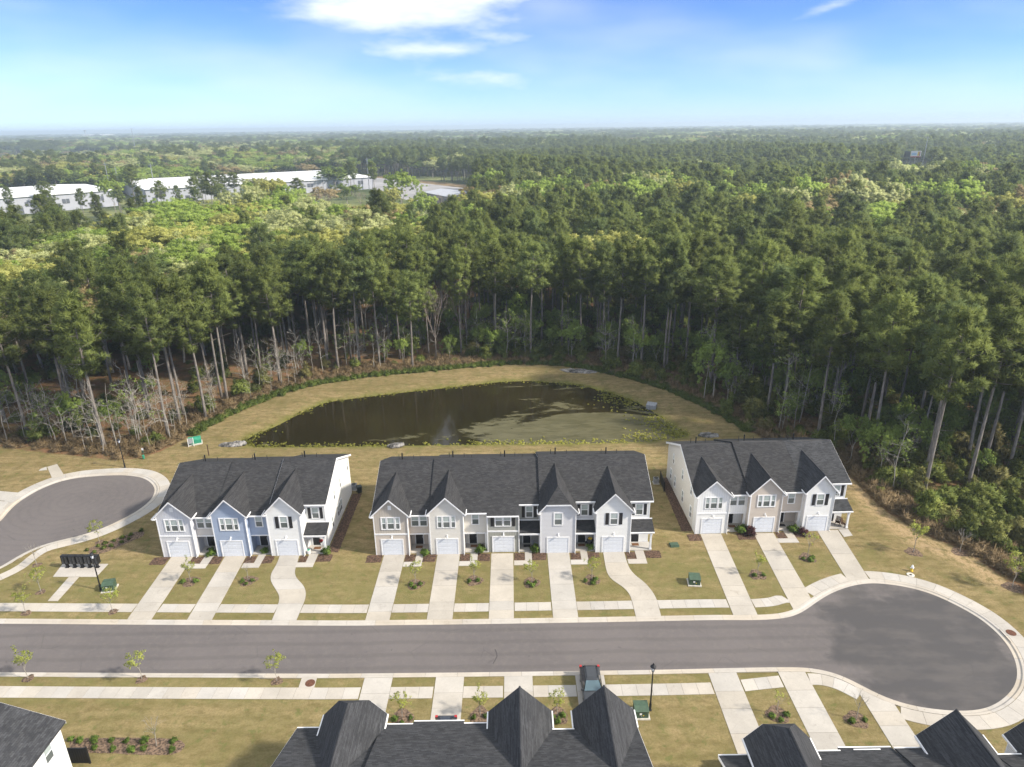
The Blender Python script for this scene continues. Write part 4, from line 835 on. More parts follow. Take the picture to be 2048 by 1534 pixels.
# front-row pines read off the photograph: base pixel, crown-top row
front = [(212, 901, 597), (56, 874, 600), (338, 874, 576), (360, 846, 560), (412, 840, 563), (367, 829, 560), (456, 804, 532), (445, 800, 540), (560, 764, 540), (678, 742, 508), (155, 857, 590), (720, 732, 488), (759, 728, 484), (826, 740, 549),
         (992, 703, 494), (1062, 720, 491), (1123, 703, 475), (1159, 710, 484), (1235, 734, 491), (1282, 740, 490), (1328, 744, 491), (1334, 741, 480), (1103, 672, 480), (934, 690, 470), (1371, 733, 475), (1421, 737, 500), (1504, 765, 489),
         (1588, 758, 525), (1635, 877, 593), (1658, 841, 575), (1665, 838, 590), (1696, 794, 560), (1726, 898, 611), (1845, 995, 622), (1828, 895, 600), (1934, 981, 629), (1964, 945, 600), (2011, 952, 610), (1929, 941, 590), (2060, 980, 620), (12, 845, 590), (-40, 880, 600), (1790, 850, 560)]
def zone_label(x, y):
    row_ = 'front-row pine with long bare trunk ' if len(taken) < len(front) else 'tall pine standing inside the woods '
    w = 'beside the green pump enclosure and lamp post' if x < -42 else 'behind the pond' if x < 34 else 'beside the turning circle with the hydrant'
    return row_ + w, 'pines ' + ('in the front row ' if len(taken) < len(front) else 'inside the woods ') + w
taken = []; npine = 0
def add_pine(x, y, H, k, sxy=1.0, lean=(0, 0)):
    global npine
    lb, gr = zone_label(x, y); tm, cm = PINES[k % 8]; s = H / (25 + ((k % 8) % 3 - 1) * 1.2)
    plant('pine_tree', (('trunk', tm), ('crown', cm)), (x, y, -.1), s, None, lb, 'tree', gr, sxy, lean); npine += 1
for i, (bx, by, ty) in enumerate(front):
    x, y = G(bx, by); H = 10.0
    while PROJ(x, y, H)[1] > ty and H < 31: H += .25
    add_pine(x, y, max(H, 17), i, 1.05 * 25 / max(H, 20) * .96); taken.append((x, y))
T0 = np.array(taken)
# nearer woods: jittered stand, the 300 largest in view as single trees, the rest as one wood
P = jgrid(-330, 330, 60, 430, 6.7); P = P[inpoly(P, WOODS) & view_keep(P, 35) & clear_of(P)]
dE = dist_poly(P, WOODS_EDGE, False); P = P[dE > 2.5]; dE = dE[dE > 2.5]
dT = np.min(np.hypot(P[:, None, 0] - T0[None, :, 0], P[:, None, 1] - T0[None, :, 1]), 1); keep = (dT > 4.2) & (dE > 5.0) & (value_noise(P[:, 0] / 9, P[:, 1] / 9, 77) < .80) & ~((P[:, 0] > 50) & (P[:, 1] < 84)); P, dE = P[keep], dE[keep]
zn = value_noise(P[:, 0] / 38, P[:, 1] / 38, 5); hard = np.zeros(len(P), bool)
for zpoly in HZW: hard |= inpoly(P, zpoly)
thin_ = ~hard | (RNG.uniform(size=len(P)) < .66); P, hard, zn = P[thin_], hard[thin_], zn[thin_]; u_ = RNG.uniform(size=len(P)); isH = np.where(hard, u_ < .84, (u_ < .035) & (P[:, 1] > 150)); isH |= (~hard) & (zn > .80) & (P[:, 1] > 160) & (u_ < .6)
pp = P[~isH]; order = np.argsort(np.hypot(pp[:, 0], pp[:, 1]) + 0 * pp[:, 0]); inv = np.array([-90 < PROJ(x, y, 22)[0] < 2140 for x, y in pp]); order = np.r_[order[inv[order]], order[~inv[order]]]
nind = 300 - npine
for i in order[:nind]: add_pine(pp[i, 0], pp[i, 1], RNG.triangular(16, 24.5, 28), int(RNG.integers(0, 8)), RNG.uniform(.9, 1.25))
rest_pine = [pp[order[nind:]]]; rest_scale = [RNG.triangular(.62, .95, 1.12, len(pp) - nind)]
ph = P[isH]; oh = np.argsort(np.hypot(ph[:, 0], ph[:, 1])); KIND = ('lime', 'pale', 'gold', 'rust', 'mid', 'bare')
HLAB = dict(lime='spring tree in bright lime-green leaf among the pines', pale='spring tree in pale whitish-green leaf among the pines', gold='spring tree in golden-green new leaf among the pines', rust='spring tree in thin brown bud among the pines', mid='broadleaf tree in fresh mid-green leaf among the pines', bare='leafless grey-pink tree among the pines')
def hkind(x, y):
    n = float(value_noise(np.array([x / 15.0]), np.array([y / 21.0]), 9)[0]) + random.uniform(-.08, .08)
    return KIND[0] if n < .32 else KIND[2] if n < .42 else KIND[1] if n < .50 else KIND[5] if n < .55 else KIND[4] if n < .60 else KIND[0] if n < .68 else KIND[3] if n < .75 else KIND[1] if n < .82 else KIND[5]
def hzone(x, y):
    a = math.degrees(math.atan2(x, y)); return 'in the woods before the warehouses' if a < -12 else 'between the pond and far parking lot' if a < 4 else 'in the pines beyond the pond outlet'
hrest = {k: [] for k in KIND}; cnt = 0
for i in oh:
    k = hkind(*ph[i])
    if cnt < 260 and -60 < PROJ(ph[i, 0], ph[i, 1], 15)[0] < 2110:
        cnt += 1; j = random.randrange(2); s = random.uniform(.88, 1.15)
        parts = (('trunk', BAREM[j]),) if k == 'bare' else (('trunk', HARD[k][j][0]), ('crown', HARD[k][j][1]))
        plant('broadleaf_tree' if k != 'bare' else 'bare_tree', parts, (ph[i, 0], ph[i, 1], -.1), s, None, HLAB[k].replace('among the pines', hzone(*ph[i])), 'tree', k + ' spring trees ' + hzone(*ph[i]), random.uniform(1.3, 1.6))
    else: hrest[k].append((ph[i, 0], ph[i, 1], random.uniform(1.0, 1.3)))

# ------------------------------------------------------------------ scattered masses through geometry nodes
def scatter(name, sources, pts, variant, scale, label, cat, rot=None, group=None):
    """pts (n,3), variant (n,), scale (n,3); sources: list of tuples of objects already in the scene"""
    me = bpy.data.meshes.new(name); pts = np.asarray(pts, np.float32); n = len(pts); me.vertices.add(n); me.vertices.foreach_set('co', pts.ravel())
    def attr(nm, ty, a, key): at = me.attributes.new(nm, ty, 'POINT'); at.data.foreach_set(key, np.asarray(a).ravel())
    attr('var', 'INT', np.asarray(variant, np.int32), 'value'); attr('scl', 'FLOAT_VECTOR', np.asarray(scale, np.float32), 'vector')
    r = np.zeros((n, 3), np.float32); r[:, 2] = RNG.uniform(0, 6.28, n) if rot is None else rot; attr('rot', 'FLOAT_VECTOR', r, 'vector')
    ng = bpy.data.node_groups.new(name, 'GeometryNodeTree'); ng.interface.new_socket('Geometry', in_out='INPUT', socket_type='NodeSocketGeometry'); ng.interface.new_socket('Geometry', in_out='OUTPUT', socket_type='NodeSocketGeometry')
    N, L = ng.nodes.new, ng.links.new; gi, go, jn = N('NodeGroupInput'), N('NodeGroupOutput'), N('GeometryNodeJoinGeometry')
    def na(nm, ty): a = N('GeometryNodeInputNamedAttribute'); a.data_type = ty; a.inputs['Name'].default_value = nm; return a.outputs['Attribute']
    va, sa, ra = na('var', 'INT'), na('scl', 'FLOAT_VECTOR'), na('rot', 'FLOAT_VECTOR')
    for k, srcs in enumerate(sources):
        cp = N('FunctionNodeCompare'); cp.data_type = 'INT'; cp.operation = 'EQUAL'; L(va, cp.inputs[2]); cp.inputs[3].default_value = k
        for s in srcs:
            oi = N('GeometryNodeObjectInfo'); oi.transform_space = 'ORIGINAL'; oi.inputs['Object'].default_value = s; oi.inputs['As Instance'].default_value = True
            ip = N('GeometryNodeInstanceOnPoints'); L(gi.outputs[0], ip.inputs['Points']); L(cp.outputs[0], ip.inputs['Selection']); L(oi.outputs['Geometry'], ip.inputs['Instance']); L(ra, ip.inputs['Rotation']); L(sa, ip.inputs['Scale']); L(ip.outputs[0], jn.inputs[0])
    L(jn.outputs[0], go.inputs[0]); o = inst(name, me); md = o.modifiers.new('scatter', 'NODES'); md.node_group = ng; return tag(o, label, cat, group, 'stuff')
def find_src(name, me):
    for o in COL.objects:
        if o.data is me: return o
    return None
# ------------------------------------------------------------------ woods beyond: to the horizon
pine_src = []
for tm, cm in PINES: pine_src.append(tuple(o for o in (find_src('', tm), find_src('', cm)) if o))
far_p, far_s, far_k = [], [], []          # class: 'p' or hardwood key
def band(x0, x1, y0, y1, st, sxy, sz):
    Q = jgrid(x0, x1, y0, y1, st); r = np.hypot(Q[:, 0], Q[:, 1]); Q = Q[view_keep(Q, 120) & clear_of(Q)]
    return Q, np.c_[RNG.uniform(.85, 1.15, (len(Q), 1)) * sxy, RNG.uniform(.78, 1.06, (len(Q), 1)) * sz]
hard_pts = {k: [np.array([(a, b, s, s * 1.0) for a, b, s in hrest[k]]).reshape(-1, 4)] for k in KIND}
pine_pts = [np.c_[rest_pine[0], rest_scale[0], rest_scale[0]]]
TOWN = [np.array(q, float) for q in ([(-1100, 930), (-640, 930), (-700, 1500), (-1250, 1700)],)]
for (y0, y1, st, sxy, sz) in ((430, 900, 8.2, 1.18, 1.0), (900, 1700, 12.5, 1.6, 1.0), (1700, 3400, 23, 2.8, 1.02), (3400, 9500, 62, 7.0, 1.05)):
    Q, S2 = band(-y1 * .82, y1 * .82, y0, y1, st, sxy, sz)
    hz = np.zeros(len(Q), bool)
    for zp in HZW: hz |= inpoly(Q, zp)
    az = np.degrees(np.arctan2(Q[:, 0], Q[:, 1])); fs_ = 1.0 + Q[:, 1] / 900.0; n1 = value_noise(Q[:, 0] / 230 + 3, Q[:, 1] / 190, 21); n2 = value_noise(Q[:, 0] / 70, Q[:, 1] / 60, 22); n3 = value_noise(Q[:, 0] / 310, Q[:, 1] / 120, 23)
    # dark pine plantation in the middle distance on the right, mixed woods to the left and towards the horizon
    thr = np.where((az > -13) & (Q[:, 1] < 1250), .68, np.where(Q[:, 1] < 1500, .47, .40)); thr = np.where((az > 3) & (Q[:, 1] < 2100) & (Q[:, 1] >= 1250), .52, thr)
    hd = hz & (RNG.uniform(size=len(Q)) < .88) | ((n1 * .6 + n2 * .4) > thr) & (RNG.uniform(size=len(Q)) < .85) | (RNG.uniform(size=len(Q)) < .035)
    tn = np.zeros(len(Q), bool)
    for t_ in TOWN: tn |= inpoly(Q, t_)
    keep = ~tn | (RNG.uniform(size=len(Q)) < .22); hd |= tn & (RNG.uniform(size=len(Q)) < .85); S2[tn] *= .62
    keep &= ~((n3 > .80) & (Q[:, 1] > 700) & (RNG.uniform(size=len(Q)) < .93)); S2[hd & (Q[:, 1] < 1000), 0] *= 1.2; S2[:, 1] *= .72 + .5 * value_noise(Q[:, 0] / 150, Q[:, 1] / 110, 24)
    Q, S2, hd = Q[keep], S2[keep], hd[keep]
    pine_pts.append(np.c_[Q[~hd], S2[~hd]])
    kk = value_noise(Q[:, 0] / 45, Q[:, 1] / 60, 31) + RNG.uniform(-.2, .2, len(Q))
    key = np.where(kk < .36, 0, np.where(kk < .46, 2, np.where(kk < .64, 4, np.where(kk < .72, 3, np.where(kk < .9, 1, 5)))))
    for i, k in enumerate(KIND):
        m_ = hd & (key == i); hard_pts[k].append(np.c_[Q[m_], S2[m_]])
A = np.vstack(pine_pts); scatter('distant_pine_woods', pine_src, np.c_[A[:, :2], np.full(len(A), -.1)], RNG.integers(0, 8, len(A)), np.c_[A[:, 2], A[:, 2], A[:, 3]], 'dark pine woods stretching to the horizon', 'woods')
srcs, pts, var = [], [], []
for k in KIND:
    for j in range(2):
        if k == 'bare': ss = (find_src('', BAREM[j]),)
        else: ss = (find_src('', HARD[k][j][0]), find_src('', HARD[k][j][1]))
        ss = tuple(s for s in ss if s)
        if not ss: continue
        A = np.vstack(hard_pts[k]); A = A[j::2]; srcs.append(ss); pts.append(A); var.append(np.full(len(A), len(srcs) - 1))
A = np.vstack(pts); V = np.concatenate(var)
scatter('distant_broadleaf_woods', srcs, np.c_[A[:, :2], np.full(len(A), -.1)], V, np.c_[A[:, 2] * 1.05, A[:, 2] * 1.05, A[:, 3] * 1.02], 'pale spring broadleaf woods scattered through the far pines', 'woods')

# ------------------------------------------------------------------ woodland edge: bare saplings, understory, brush, waterside grass
SL = {True: ('slender leafless sapling with pale trunk at the edge of the woods', 'bare saplings at the woods edge'), False: ('slender young tree with thin green leaf at the edge of the woods', 'leafy saplings at the woods edge')}
L_e = np.r_[0, np.cumsum(np.hypot(*np.diff(WOODS_EDGE, axis=0).T))]; nrmE = normals(WOODS_EDGE)
def edge_pt(s, off): return (np.interp(s, L_e, WOODS_EDGE[:, 0]) + np.interp(s, L_e, nrmE[:, 0]) * off, np.interp(s, L_e, WOODS_EDGE[:, 1]) + np.interp(s, L_e, nrmE[:, 1]) * off)
cntS = 0
for i in range(165):
    s = random.uniform(4, L_e[-1] - 30); off = abs(random.gauss(0, 6)) + 1.2; x, y = edge_pt(s, off)
    if x < -30 and random.random() < .05: continue
    if x > -20 and random.random() < .55: continue
    if not (-40 < PROJ(x, y, 3)[0] < 2090): continue
    j = random.randrange(7) if x > -25 else random.choice((1, 3, 4, 6, 1, 3, 2)); tm, wm, cm = SAPL[j]; lb, gr = SL[cm is None]; zs = 'beside the green pump enclosure' if x < -42 else 'behind the pond' if x < 34 else 'near the hydrant'; lb = lb.replace('at the edge of the woods', 'at the woods edge ' + zs); gr += ' ' + zs
    plant('sapling', (('trunk', tm), ('crown', cm)), (x, y, -.1), random.uniform(.75, 1.35), None, lb, 'tree', gr); cntS += 1
# three bigger leafless trees standing clear behind the pond
for bx, by, s in ((872, 720, 1.15), (925, 700, 1.05), (1200, 690, .95)):
    x, y = G(bx, by); plant('bare_tree', (('trunk', BAREM[0]),), (x, y, -.1), s, None, 'gaunt leafless tree standing out pale against the pines behind the pond', 'tree', 'leafless trees behind the pond', .6)
us = []
for j in range(5): us.append((inst('undergrowth_bush', make_shrub(700 + j, 'under', 1.5 + .3 * j, 1.2, 46, 44, .24, .05)),))
straw = [(inst('dry_brush', make_shrub(720 + j, 'straw', .9, .8, 22, 16, .55, .025)),) for j in range(2)]
reed = [(inst('waterside_clump', make_shrub(730 + j, 'reed', .55, .55, 16, 18, .45, .04)),) for j in range(2)]
def park(objs, pos, label, cat):
    for (o,), (x, y) in zip(objs, pos): o.location = (x, y, 0); tag(o, label, cat, label)
park(us, [edge_pt(s, 3.5) for s in (20, 45, 70, 160, 200)], 'leafy green bush growing under the pines at the woods edge', 'bush')
park(straw, [edge_pt(s, 1.8) for s in (110, 135)], 'tuft of dry tan brush beside the mown grass', 'grass')
park(reed, [edge_pt(s, .6) for s in (96, 120)], 'green grass clump on the bank edge', 'grass')
Q = jgrid(-150, 150, 62, 205, 2.1); Q = Q[inpoly(Q, WOODS) & view_keep(Q, 25)]; d = dist_poly(Q, WOODS_EDGE, False)
pr = np.where(Q[:, 0] > 36, .85, np.where(Q[:, 0] > -10, .80, .16)) * np.where(d < 1.8, .25, 1) * (value_noise(Q[:, 0] / 6, Q[:, 1] / 6, 41) * 1.3 + .25)
Q = Q[RNG.uniform(size=len(Q)) < pr]; sc_ = RNG.triangular(.4, .85, 2.2, (len(Q), 1))
scatter('undergrowth', us, np.c_[Q, np.full(len(Q), -.15)], RNG.integers(0, 5, len(Q)), np.c_[sc_, sc_, sc_ * RNG.uniform(.7, 1.3, (len(Q), 1))], 'mixed green and brown undergrowth beneath the pines', 'undergrowth')
n = 2600; s = RNG.uniform(2, L_e[-1] - 12, n); off = np.abs(RNG.normal(0, 3.6, n)) + .4; E_ = np.array([edge_pt(a, b) for a, b in zip(s, off)]); k = np.where(E_[:, 0] < -30, RNG.uniform(size=n) < .55, RNG.uniform(size=n) < .9); E_ = E_[k]
sc_ = RNG.uniform(.5, 1.35, (len(E_), 1)); scatter('dry_brush_border', straw, np.c_[E_, np.full(len(E_), -.05)], RNG.integers(0, 2, len(E_)), np.c_[sc_, sc_, sc_], 'dry tan brush along the border of the woods', 'brush')
sA = L_e[int(np.argmin(np.hypot(*(WOODS_EDGE - np.array(G(376, 872))).T)))]; sB = L_e[int(np.argmin(np.hypot(*(WOODS_EDGE - np.array(G(1500, 862))).T)))]
n = 1500; s = RNG.uniform(sA, sB, n); E_ = np.array([edge_pt(a, b) for a, b in zip(s, RNG.normal(.2, .45, n))]); sc_ = RNG.uniform(.5, 1.2, (n, 1))
scatter('bank_grass', reed, np.c_[E_, np.full(n, -.05)], RNG.integers(0, 2, n), np.c_[sc_, sc_, sc_], 'strip of tall green grass between mown bank and woods', 'grass')

uo = [(find_src('', HARD[k][j][0]), find_src('', HARD[k][j][1])) for k in ('mid', 'lime') for j in range(2)]; uo = [u for u in uo if all(u)]
Q = jgrid(-110, 110, 66, 185, 4.6); Q = Q[inpoly(Q, WOODS) & view_keep(Q, 15)]; d = dist_poly(Q, WOODS_EDGE, False); k = (d > 2.5) & (d < 38) & (RNG.uniform(size=len(Q)) < np.where(Q[:, 0] < -30, .06, .5)) & ~((Q[:, 0] > 48) & (Q[:, 1] < 84)); Q = Q[k]
sc_ = RNG.triangular(.18, .30, .55, (len(Q), 1)); scatter('understory_growth', uo, np.c_[Q, np.full(len(Q), -.1)], RNG.choice(len(uo), len(Q), p=np.array([.36, .36, .14, .14])[:len(uo)] / sum([.36, .36, .14, .14][:len(uo)])), np.c_[sc_ * .85, sc_ * .85, sc_ * 1.1], 'low fresh-green understory growth among the pine trunks', 'undergrowth')
# ------------------------------------------------------------------ pond
def water_material():
    m, nt, b, N, L = _mat('pond_water'); t = N('ShaderNodeTexCoord'); sp = N('ShaderNodeSeparateXYZ'); L(t.outputs['Object'], sp.inputs[0])
    wv = noise(nt, .07, 5, .62, stretch=(.55, 1.5, 1), dist=2.2); fine = noise(nt, .9, 4, .6, stretch=(.35, 1.3, 1), dist=1.0)
    side = ramp(nt, sp.outputs[0], -16, 10, -.22, .10); dep = ramp(nt, sp.outputs[1], 104, 122, .12, -.16)
    v = mth_(nt, 'ADD', mth_(nt, 'ADD', wv, side), mth_(nt, 'ADD', dep, mth_(nt, 'MULTIPLY', mth_(nt, 'SUBTRACT', fine, .5), .22))); scum = ramp(nt, v, .44, .56)
    c = mixc(nt, ramp(nt, noise(nt, .05, 3), .35, .65), (.017, .0135, .005), (.024, .019, .007))
    sc2 = mixc(nt, ramp(nt, fine, .3, .7), (.075, .070, .034), (.130, .120, .066)); c = mixc(nt, mth_(nt, 'MULTIPLY', scum, .92), c, sc2); L(c, b.inputs['Base Color'])
    L(ramp(nt, scum, 0, 1, .03, .35), b.inputs['Roughness']); b.inputs['IOR'].default_value = 1.33; b.inputs['Specular IOR Level'].default_value = .5
    bump(nt, b, noise(nt, 1.6, 3, .5, stretch=(1, 2, 1)), .14, .05); return m
tag(sheet('pond', POND + normals(POND, True) * 0, -.50, water_material()), kind='structure')
def pond_plants():
    rng = np.random.default_rng(5); pn = -normals(POND, True); c = POND.mean(0)
    inward = np.sign(((c - POND) * pn).sum(1))[:, None] * pn; n = len(POND); T, NR, TI = [], [], []
    xs, ys = POND[:, 0], POND[:, 1]; w = np.where(ys < 106, 1.0, .55) * np.where(xs > 18, 2.6, 1.0); w = w * (value_noise(np.arange(n) / 6.0, np.zeros(n), 3) * 1.4 + .12)
    idx = rng.choice(n, 1500, p=w / w.sum()); width = np.where(xs[idx] > 19, 2.8, .75); f = POND[idx] + inward[idx] * (np.abs(rng.normal(0, 1, 1500)) * width - .25)[:, None] + rng.normal(size=(1500, 2)) * .35
    cs = np.c_[f, np.full(1500, -.47)]; tri, nr, ti = puffs(cs, rng.uniform(.14, .34, 1500), 16, .17, .075, np.array([0, 115, -30.0]), .6, rng, .35)
    return tag(inst('pond_plants', tri_mesh('pond_plants', tri, nr, ti, LEAF['lily'])), 'yellow-green floating plants along the pond margin', 'plants', kind='stuff')
pond_plants()
def rocks(cx, cy, lx, ly, rz, n, label, seed):
    rng = np.random.default_rng(seed); V, F = [], []; bm = bmesh.new(); bmesh.ops.create_icosphere(bm, subdivisions=1, radius=1.0); bv = np.array([v.co for v in bm.verts]); bf = np.array([[v.index for v in f.verts] for f in bm.faces]); bm.free()
    for i in range(n):
        a, r = rng.uniform(0, 6.28), math.sqrt(rng.uniform()); p = np.array([math.cos(a) * r * lx, math.sin(a) * r * ly]); s = rng.uniform(.16, .36) * np.array([rng.uniform(.8, 1.4), rng.uniform(.7, 1.2), rng.uniform(.5, .9)])
        th = rng.uniform(0, 6.28); q = bv * rng.uniform(.8, 1.2, (len(bv), 1)) * s; q = np.c_[q[:, 0] * math.cos(th) - q[:, 1] * math.sin(th), q[:, 0] * math.sin(th) + q[:, 1] * math.cos(th), q[:, 2]]
        V.append(q + np.array([p[0], p[1], .05 + .22 * (1 - r) * rng.uniform(.3, 1)])); F.append(bf + i * len(bv))
    me = np_mesh('rock_pile', np.vstack(V), np.vstack(F), MT['stone']); o = inst('rock_pile', me, None, (cx, cy, -.12), rz); return tag(o, label, 'rocks', kind='stuff')
x, y = G(466, 888); rocks(x, y, 2.1, .9, .2, 190, 'heap of pale riprap stones at the narrow end of the pond', 1)
x, y = G(792, 890); rocks(x, y, 1.3, .7, .4, 110, 'small heap of pale stones on the near pond bank', 2)
x, y = G(1157, 742); rocks(x, y, 3.9, 1.3, -.22, 420, 'long bed of grey riprap on the far pond bank below the pines', 3)
x, y = G(1418, 870); rocks(x, y, 1.6, .9, 0, 130, 'small heap of grey stones on the bank behind the white and beige townhouses', 4)
x, y = G(1303, 812); b = MB(); b.box(-.9, .9, -.7, -.55, -.9, .55); b.box(-.9, .9, .55, .7, -.9, .75); b.prism([(-.7, .55), (.7, .75), (.7, .85), (-.7, .65)], 'x', -.9, .9); b.box(-.9, -.75, -.55, .55, -.9, .6); b.box(.75, .9, -.55, .55, -.9, .6)
o = b.build('outlet_box', MT['grayp'], None, (x, y, -.3), -.4); tag(o, 'sloped concrete outlet box standing in the pond edge', 'outlet box')

# ------------------------------------------------------------------ beds, lawn trees, shrubs
mulch = S('pine_bark_mulch', (.105, .062, .040), .95, .4, 5, bmp=.8)
mulch_old = S('faded_mulch', (.165, .112, .075), .95, .4, 5, bmp=.8)
def bed(poly, z=.05, m=None):
    p = resample(poly, .3, True); p = p + (RNG.uniform(-.05, .05, p.shape)); c = p.mean(0); n = len(p); rings = [(1.0, -.03), (.94, z * .6), (.6, z), (.2, z * 1.25)]
    vs = [(c[0] + (q[0] - c[0]) * k, c[1] + (q[1] - c[1]) * k, zz + RNG.uniform(-.012, .012)) for k, zz in rings for q in p]; fs = [(r * n + i, r * n + (i + 1) % n, (r + 1) * n + (i + 1) % n, (r + 1) * n + i) for r in range(3) for i in range(n)] + [tuple(range(3 * n, 4 * n))]
    return tag(MB().add(vs, fs).build('mulch_bed', m or mulch), kind='structure')
def ringbed(x, y, r=1.1): a = np.linspace(0, 6.283, 26)[:-1]; rr = r * (1 + .12 * np.sin(a * 3 + x) + .06 * np.sin(a * 5)); bed(np.c_[x + rr * np.cos(a), y + rr * np.sin(a)], .05, mulch_old)
for cx, x0, x1, yf in ((0, -44.2, -42.2, 71.1), (0, -39.4, -37.9, 71.1), (0, -37.0, -35.6, 71.1), (0, -32.8, -31.5, 71.1), (0, -30.6, -29.3, 71.1), (0, -26.2, -25.2, 71.1), (0, -24.1, -22.2, 71.3),
                       (0, -18.0, -16.05, 71.0), (0, -13.3, -12.0, 71.0), (0, -11.2, -9.5, 71.0), (0, -6.6, -5.4, 71.0), (0, -4.5, -2.9, 71.0), (0, .0, 1.3, 71.1), (0, 2.1, 3.95, 71.1), (0, 6.85, 8.1, 71.0), (0, 8.9, 10.4, 71.0), (0, 13.6, 14.8, 71.0), (0, 15.9, 17.9, 71.2),
                       (0, 22.0, 23.7, 74.7), (0, 28.3, 30.6, 74.8), (0, 33.3, 34.5, 74.9), (0, 35.6, 37.6, 75.2)):
    bed([(x0, yf - 1.55), (x1, yf - 1.55), (x1, yf + .02), (x0, yf + .02)])
for px, xx0, xx1, y0, y1 in ((0, -23.05, -21.7, 71.5, 86.4), (0, 21.6, 23.0, 75.2, 90.0), (0, -44.0, -43.1, 73, 85)): bed(np.array([(xx0, y0), (xx1, y0), (xx1, y1), (xx0, y1)]))
# entry walks: from porch, then across to the drive
for xa, xb, yt, xd in ((-38.0, -36.95, 71.4, -39.4), (-31.45, -30.55, 71.4, -32.7), (-25.2, -24.1, 71.4, -26.3), (-12.0, -11.1, 71.25, -13.35), (-5.35, -4.45, 71.25, -6.65), (1.3, 2.15, 71.25, -.05), (8.1, 8.95, 71.25, 6.75), (14.8, 15.9, 71.25, 13.6), (34.55, 35.6, 75.2, 33.05)):
    yb = yt - 2.7; slabs('walkway', [[(xa, yb + .95), (xb, yb + .95), (xb, yt), (xa, yt)], [(xd + .02, yb), (xb, yb), (xb, yb + .94), (xd + .02, yb + .94)]])
slabs('walkway', [[(41.65, 73.6), (42.9, 73.9), (43.0, 75.35), (41.7, 75.3)]])
rb = ZP('z1', [(652, 962), (668, 940), (760, 925), (850, 880), (960, 845), (1050, 812), (1110, 808), (1130, 828), (1100, 855), (1000, 895), (880, 950), (800, 985), (740, 995), (672, 990)]); bed(smooth(resample(rb, .5, True), 2, True), .05, mulch_old)
nb = ZP('z7', [(395, 720), (750, 715), (1000, 722), (1085, 735), (1112, 758), (1090, 795), (1030, 820), (880, 822), (640, 812), (395, 805)]); bed(smooth(resample(nb, .5, True), 2, True), .05, mulch_old)
SH = dict(g=[make_shrub(800 + i, 'shrub', .62 + .1 * i, .55) for i in range(3)], p=[make_shrub(810 + i, 'plum', .75, .7) for i in range(2)], y=[make_shrub(820 + i, 'reed', .42, .36, 16, 22, .2, .04) for i in range(2)])
stem = MB().tube([(0, 0, -.05), (.02, 0, .15), (.0, .02, .3)], [.04, .03, .02], 5).mesh('stem', MT['bark'])
def shrubs(pts, key, s, label, group):
    for x, y in pts: plant('shrub', (('stem', stem), ('leaves', random.choice(SH[key]))), (x, y, .03), s * random.uniform(.8, 1.2), None, label, 'shrub', group)
LB = ZP('z1', [(670, 965), (725, 980), (800, 950), (855, 935), (755, 935), (810, 915), (875, 895), (935, 905), (940, 870), (990, 880), (1005, 850), (1085, 815)])
shrubs(LB, 'y', .8, 'low dry shrub in the long mulch bed beside the left turning circle', 'shrubs in the long bed by the turning circle')
NB = ZP('z7', [(415, 735), (470, 740), (555, 740), (655, 740), (745, 745), (850, 742), (1015, 745), (555, 785), (665, 790), (770, 795), (840, 790), (1010, 795)])
shrubs(NB, 'g', .6, 'small green shrub in the mulch bed behind the near roofs', 'shrubs in the near lawn bed')
shrubs(ZP('z2', [(540, 930), (970, 912), (1465, 915)]), 'g', 1.25, 'leafy green shrub by a porch of the lavender, blue and white row', 'porch shrubs of the three-house row')
shrubs(ZP('z3', [(525, 928), (970, 905)]) + ZP('z4', [(290, 900), (735, 880)]), 'g', 1.3, 'leafy green shrub by a porch of the long five-house row', 'porch shrubs of the five-house row')
shrubs(ZP('z5', [(715, 845), (1120, 838)]), 'g', 1.45, 'leafy green shrub by a porch of the white and beige row', 'porch shrubs of the white and beige row')
shrubs(ZP('z5', [(790, 860), (1200, 858)]), 'p', 1.2, 'dark plum-leaved shrub in a bed of the white and beige row', 'plum shrubs')
YT = []   # lawn trees: pixel of base, height, leafy?
for k, pts in (('z2', [(370, 1142, 3.4, 1), (835, 1135, 3.2, 0)]), ('z3', [(450, 1165, 3.5, 1), (925, 1135, 3.4, 1)]), ('z4', [(255, 1150, 3.4, 1), (740, 1130, 3.5, 1)]), ('z5', [(845, 1180, 3.3, 1), (1238, 1045, 4.2, 2)]), ('z8', [(600, 600, 3.4, 1), (1055, 590, 3.3, 1), (1505, 590, 3.4, 1)]), ('z9', [(855, 480, 3.0, 2), (1235, 505, 3.8, 0)])):
    for a, b_, h, lf in pts: YT.append((G(*Z[k](a, b_)), h, lf, 'yard'))
for k, pts in (('z1', [(285, 1075, 3.8, 0), (315, 1280, 3.7, 1), (200, 1442, 3.5, 1), (868, 1432, 3.6, 1), (765, 900, 3.7, 1)]), ('z7', [(165, 372, 3.9, 1), (830, 377, 3.9, 1), (1620, 388, 3.8, 1)])):
    for a, b_, h, lf in pts: YT.append((G(*Z[k](a, b_)), h, lf, 'street'))
for k, pts in (('z6', [(490, 405, 4.8, 1), (735, 405, 4.0, 0), (1010, 590, 5.2, 1)]),): 
    for a, b_, h, lf in pts: YT.append((G(*Z[k](a, b_)), h, lf, 'side'))
x, y = G(*Z['z7'](917, 768)); YT.append(((x, y), 4.0, 0, 'bed'))
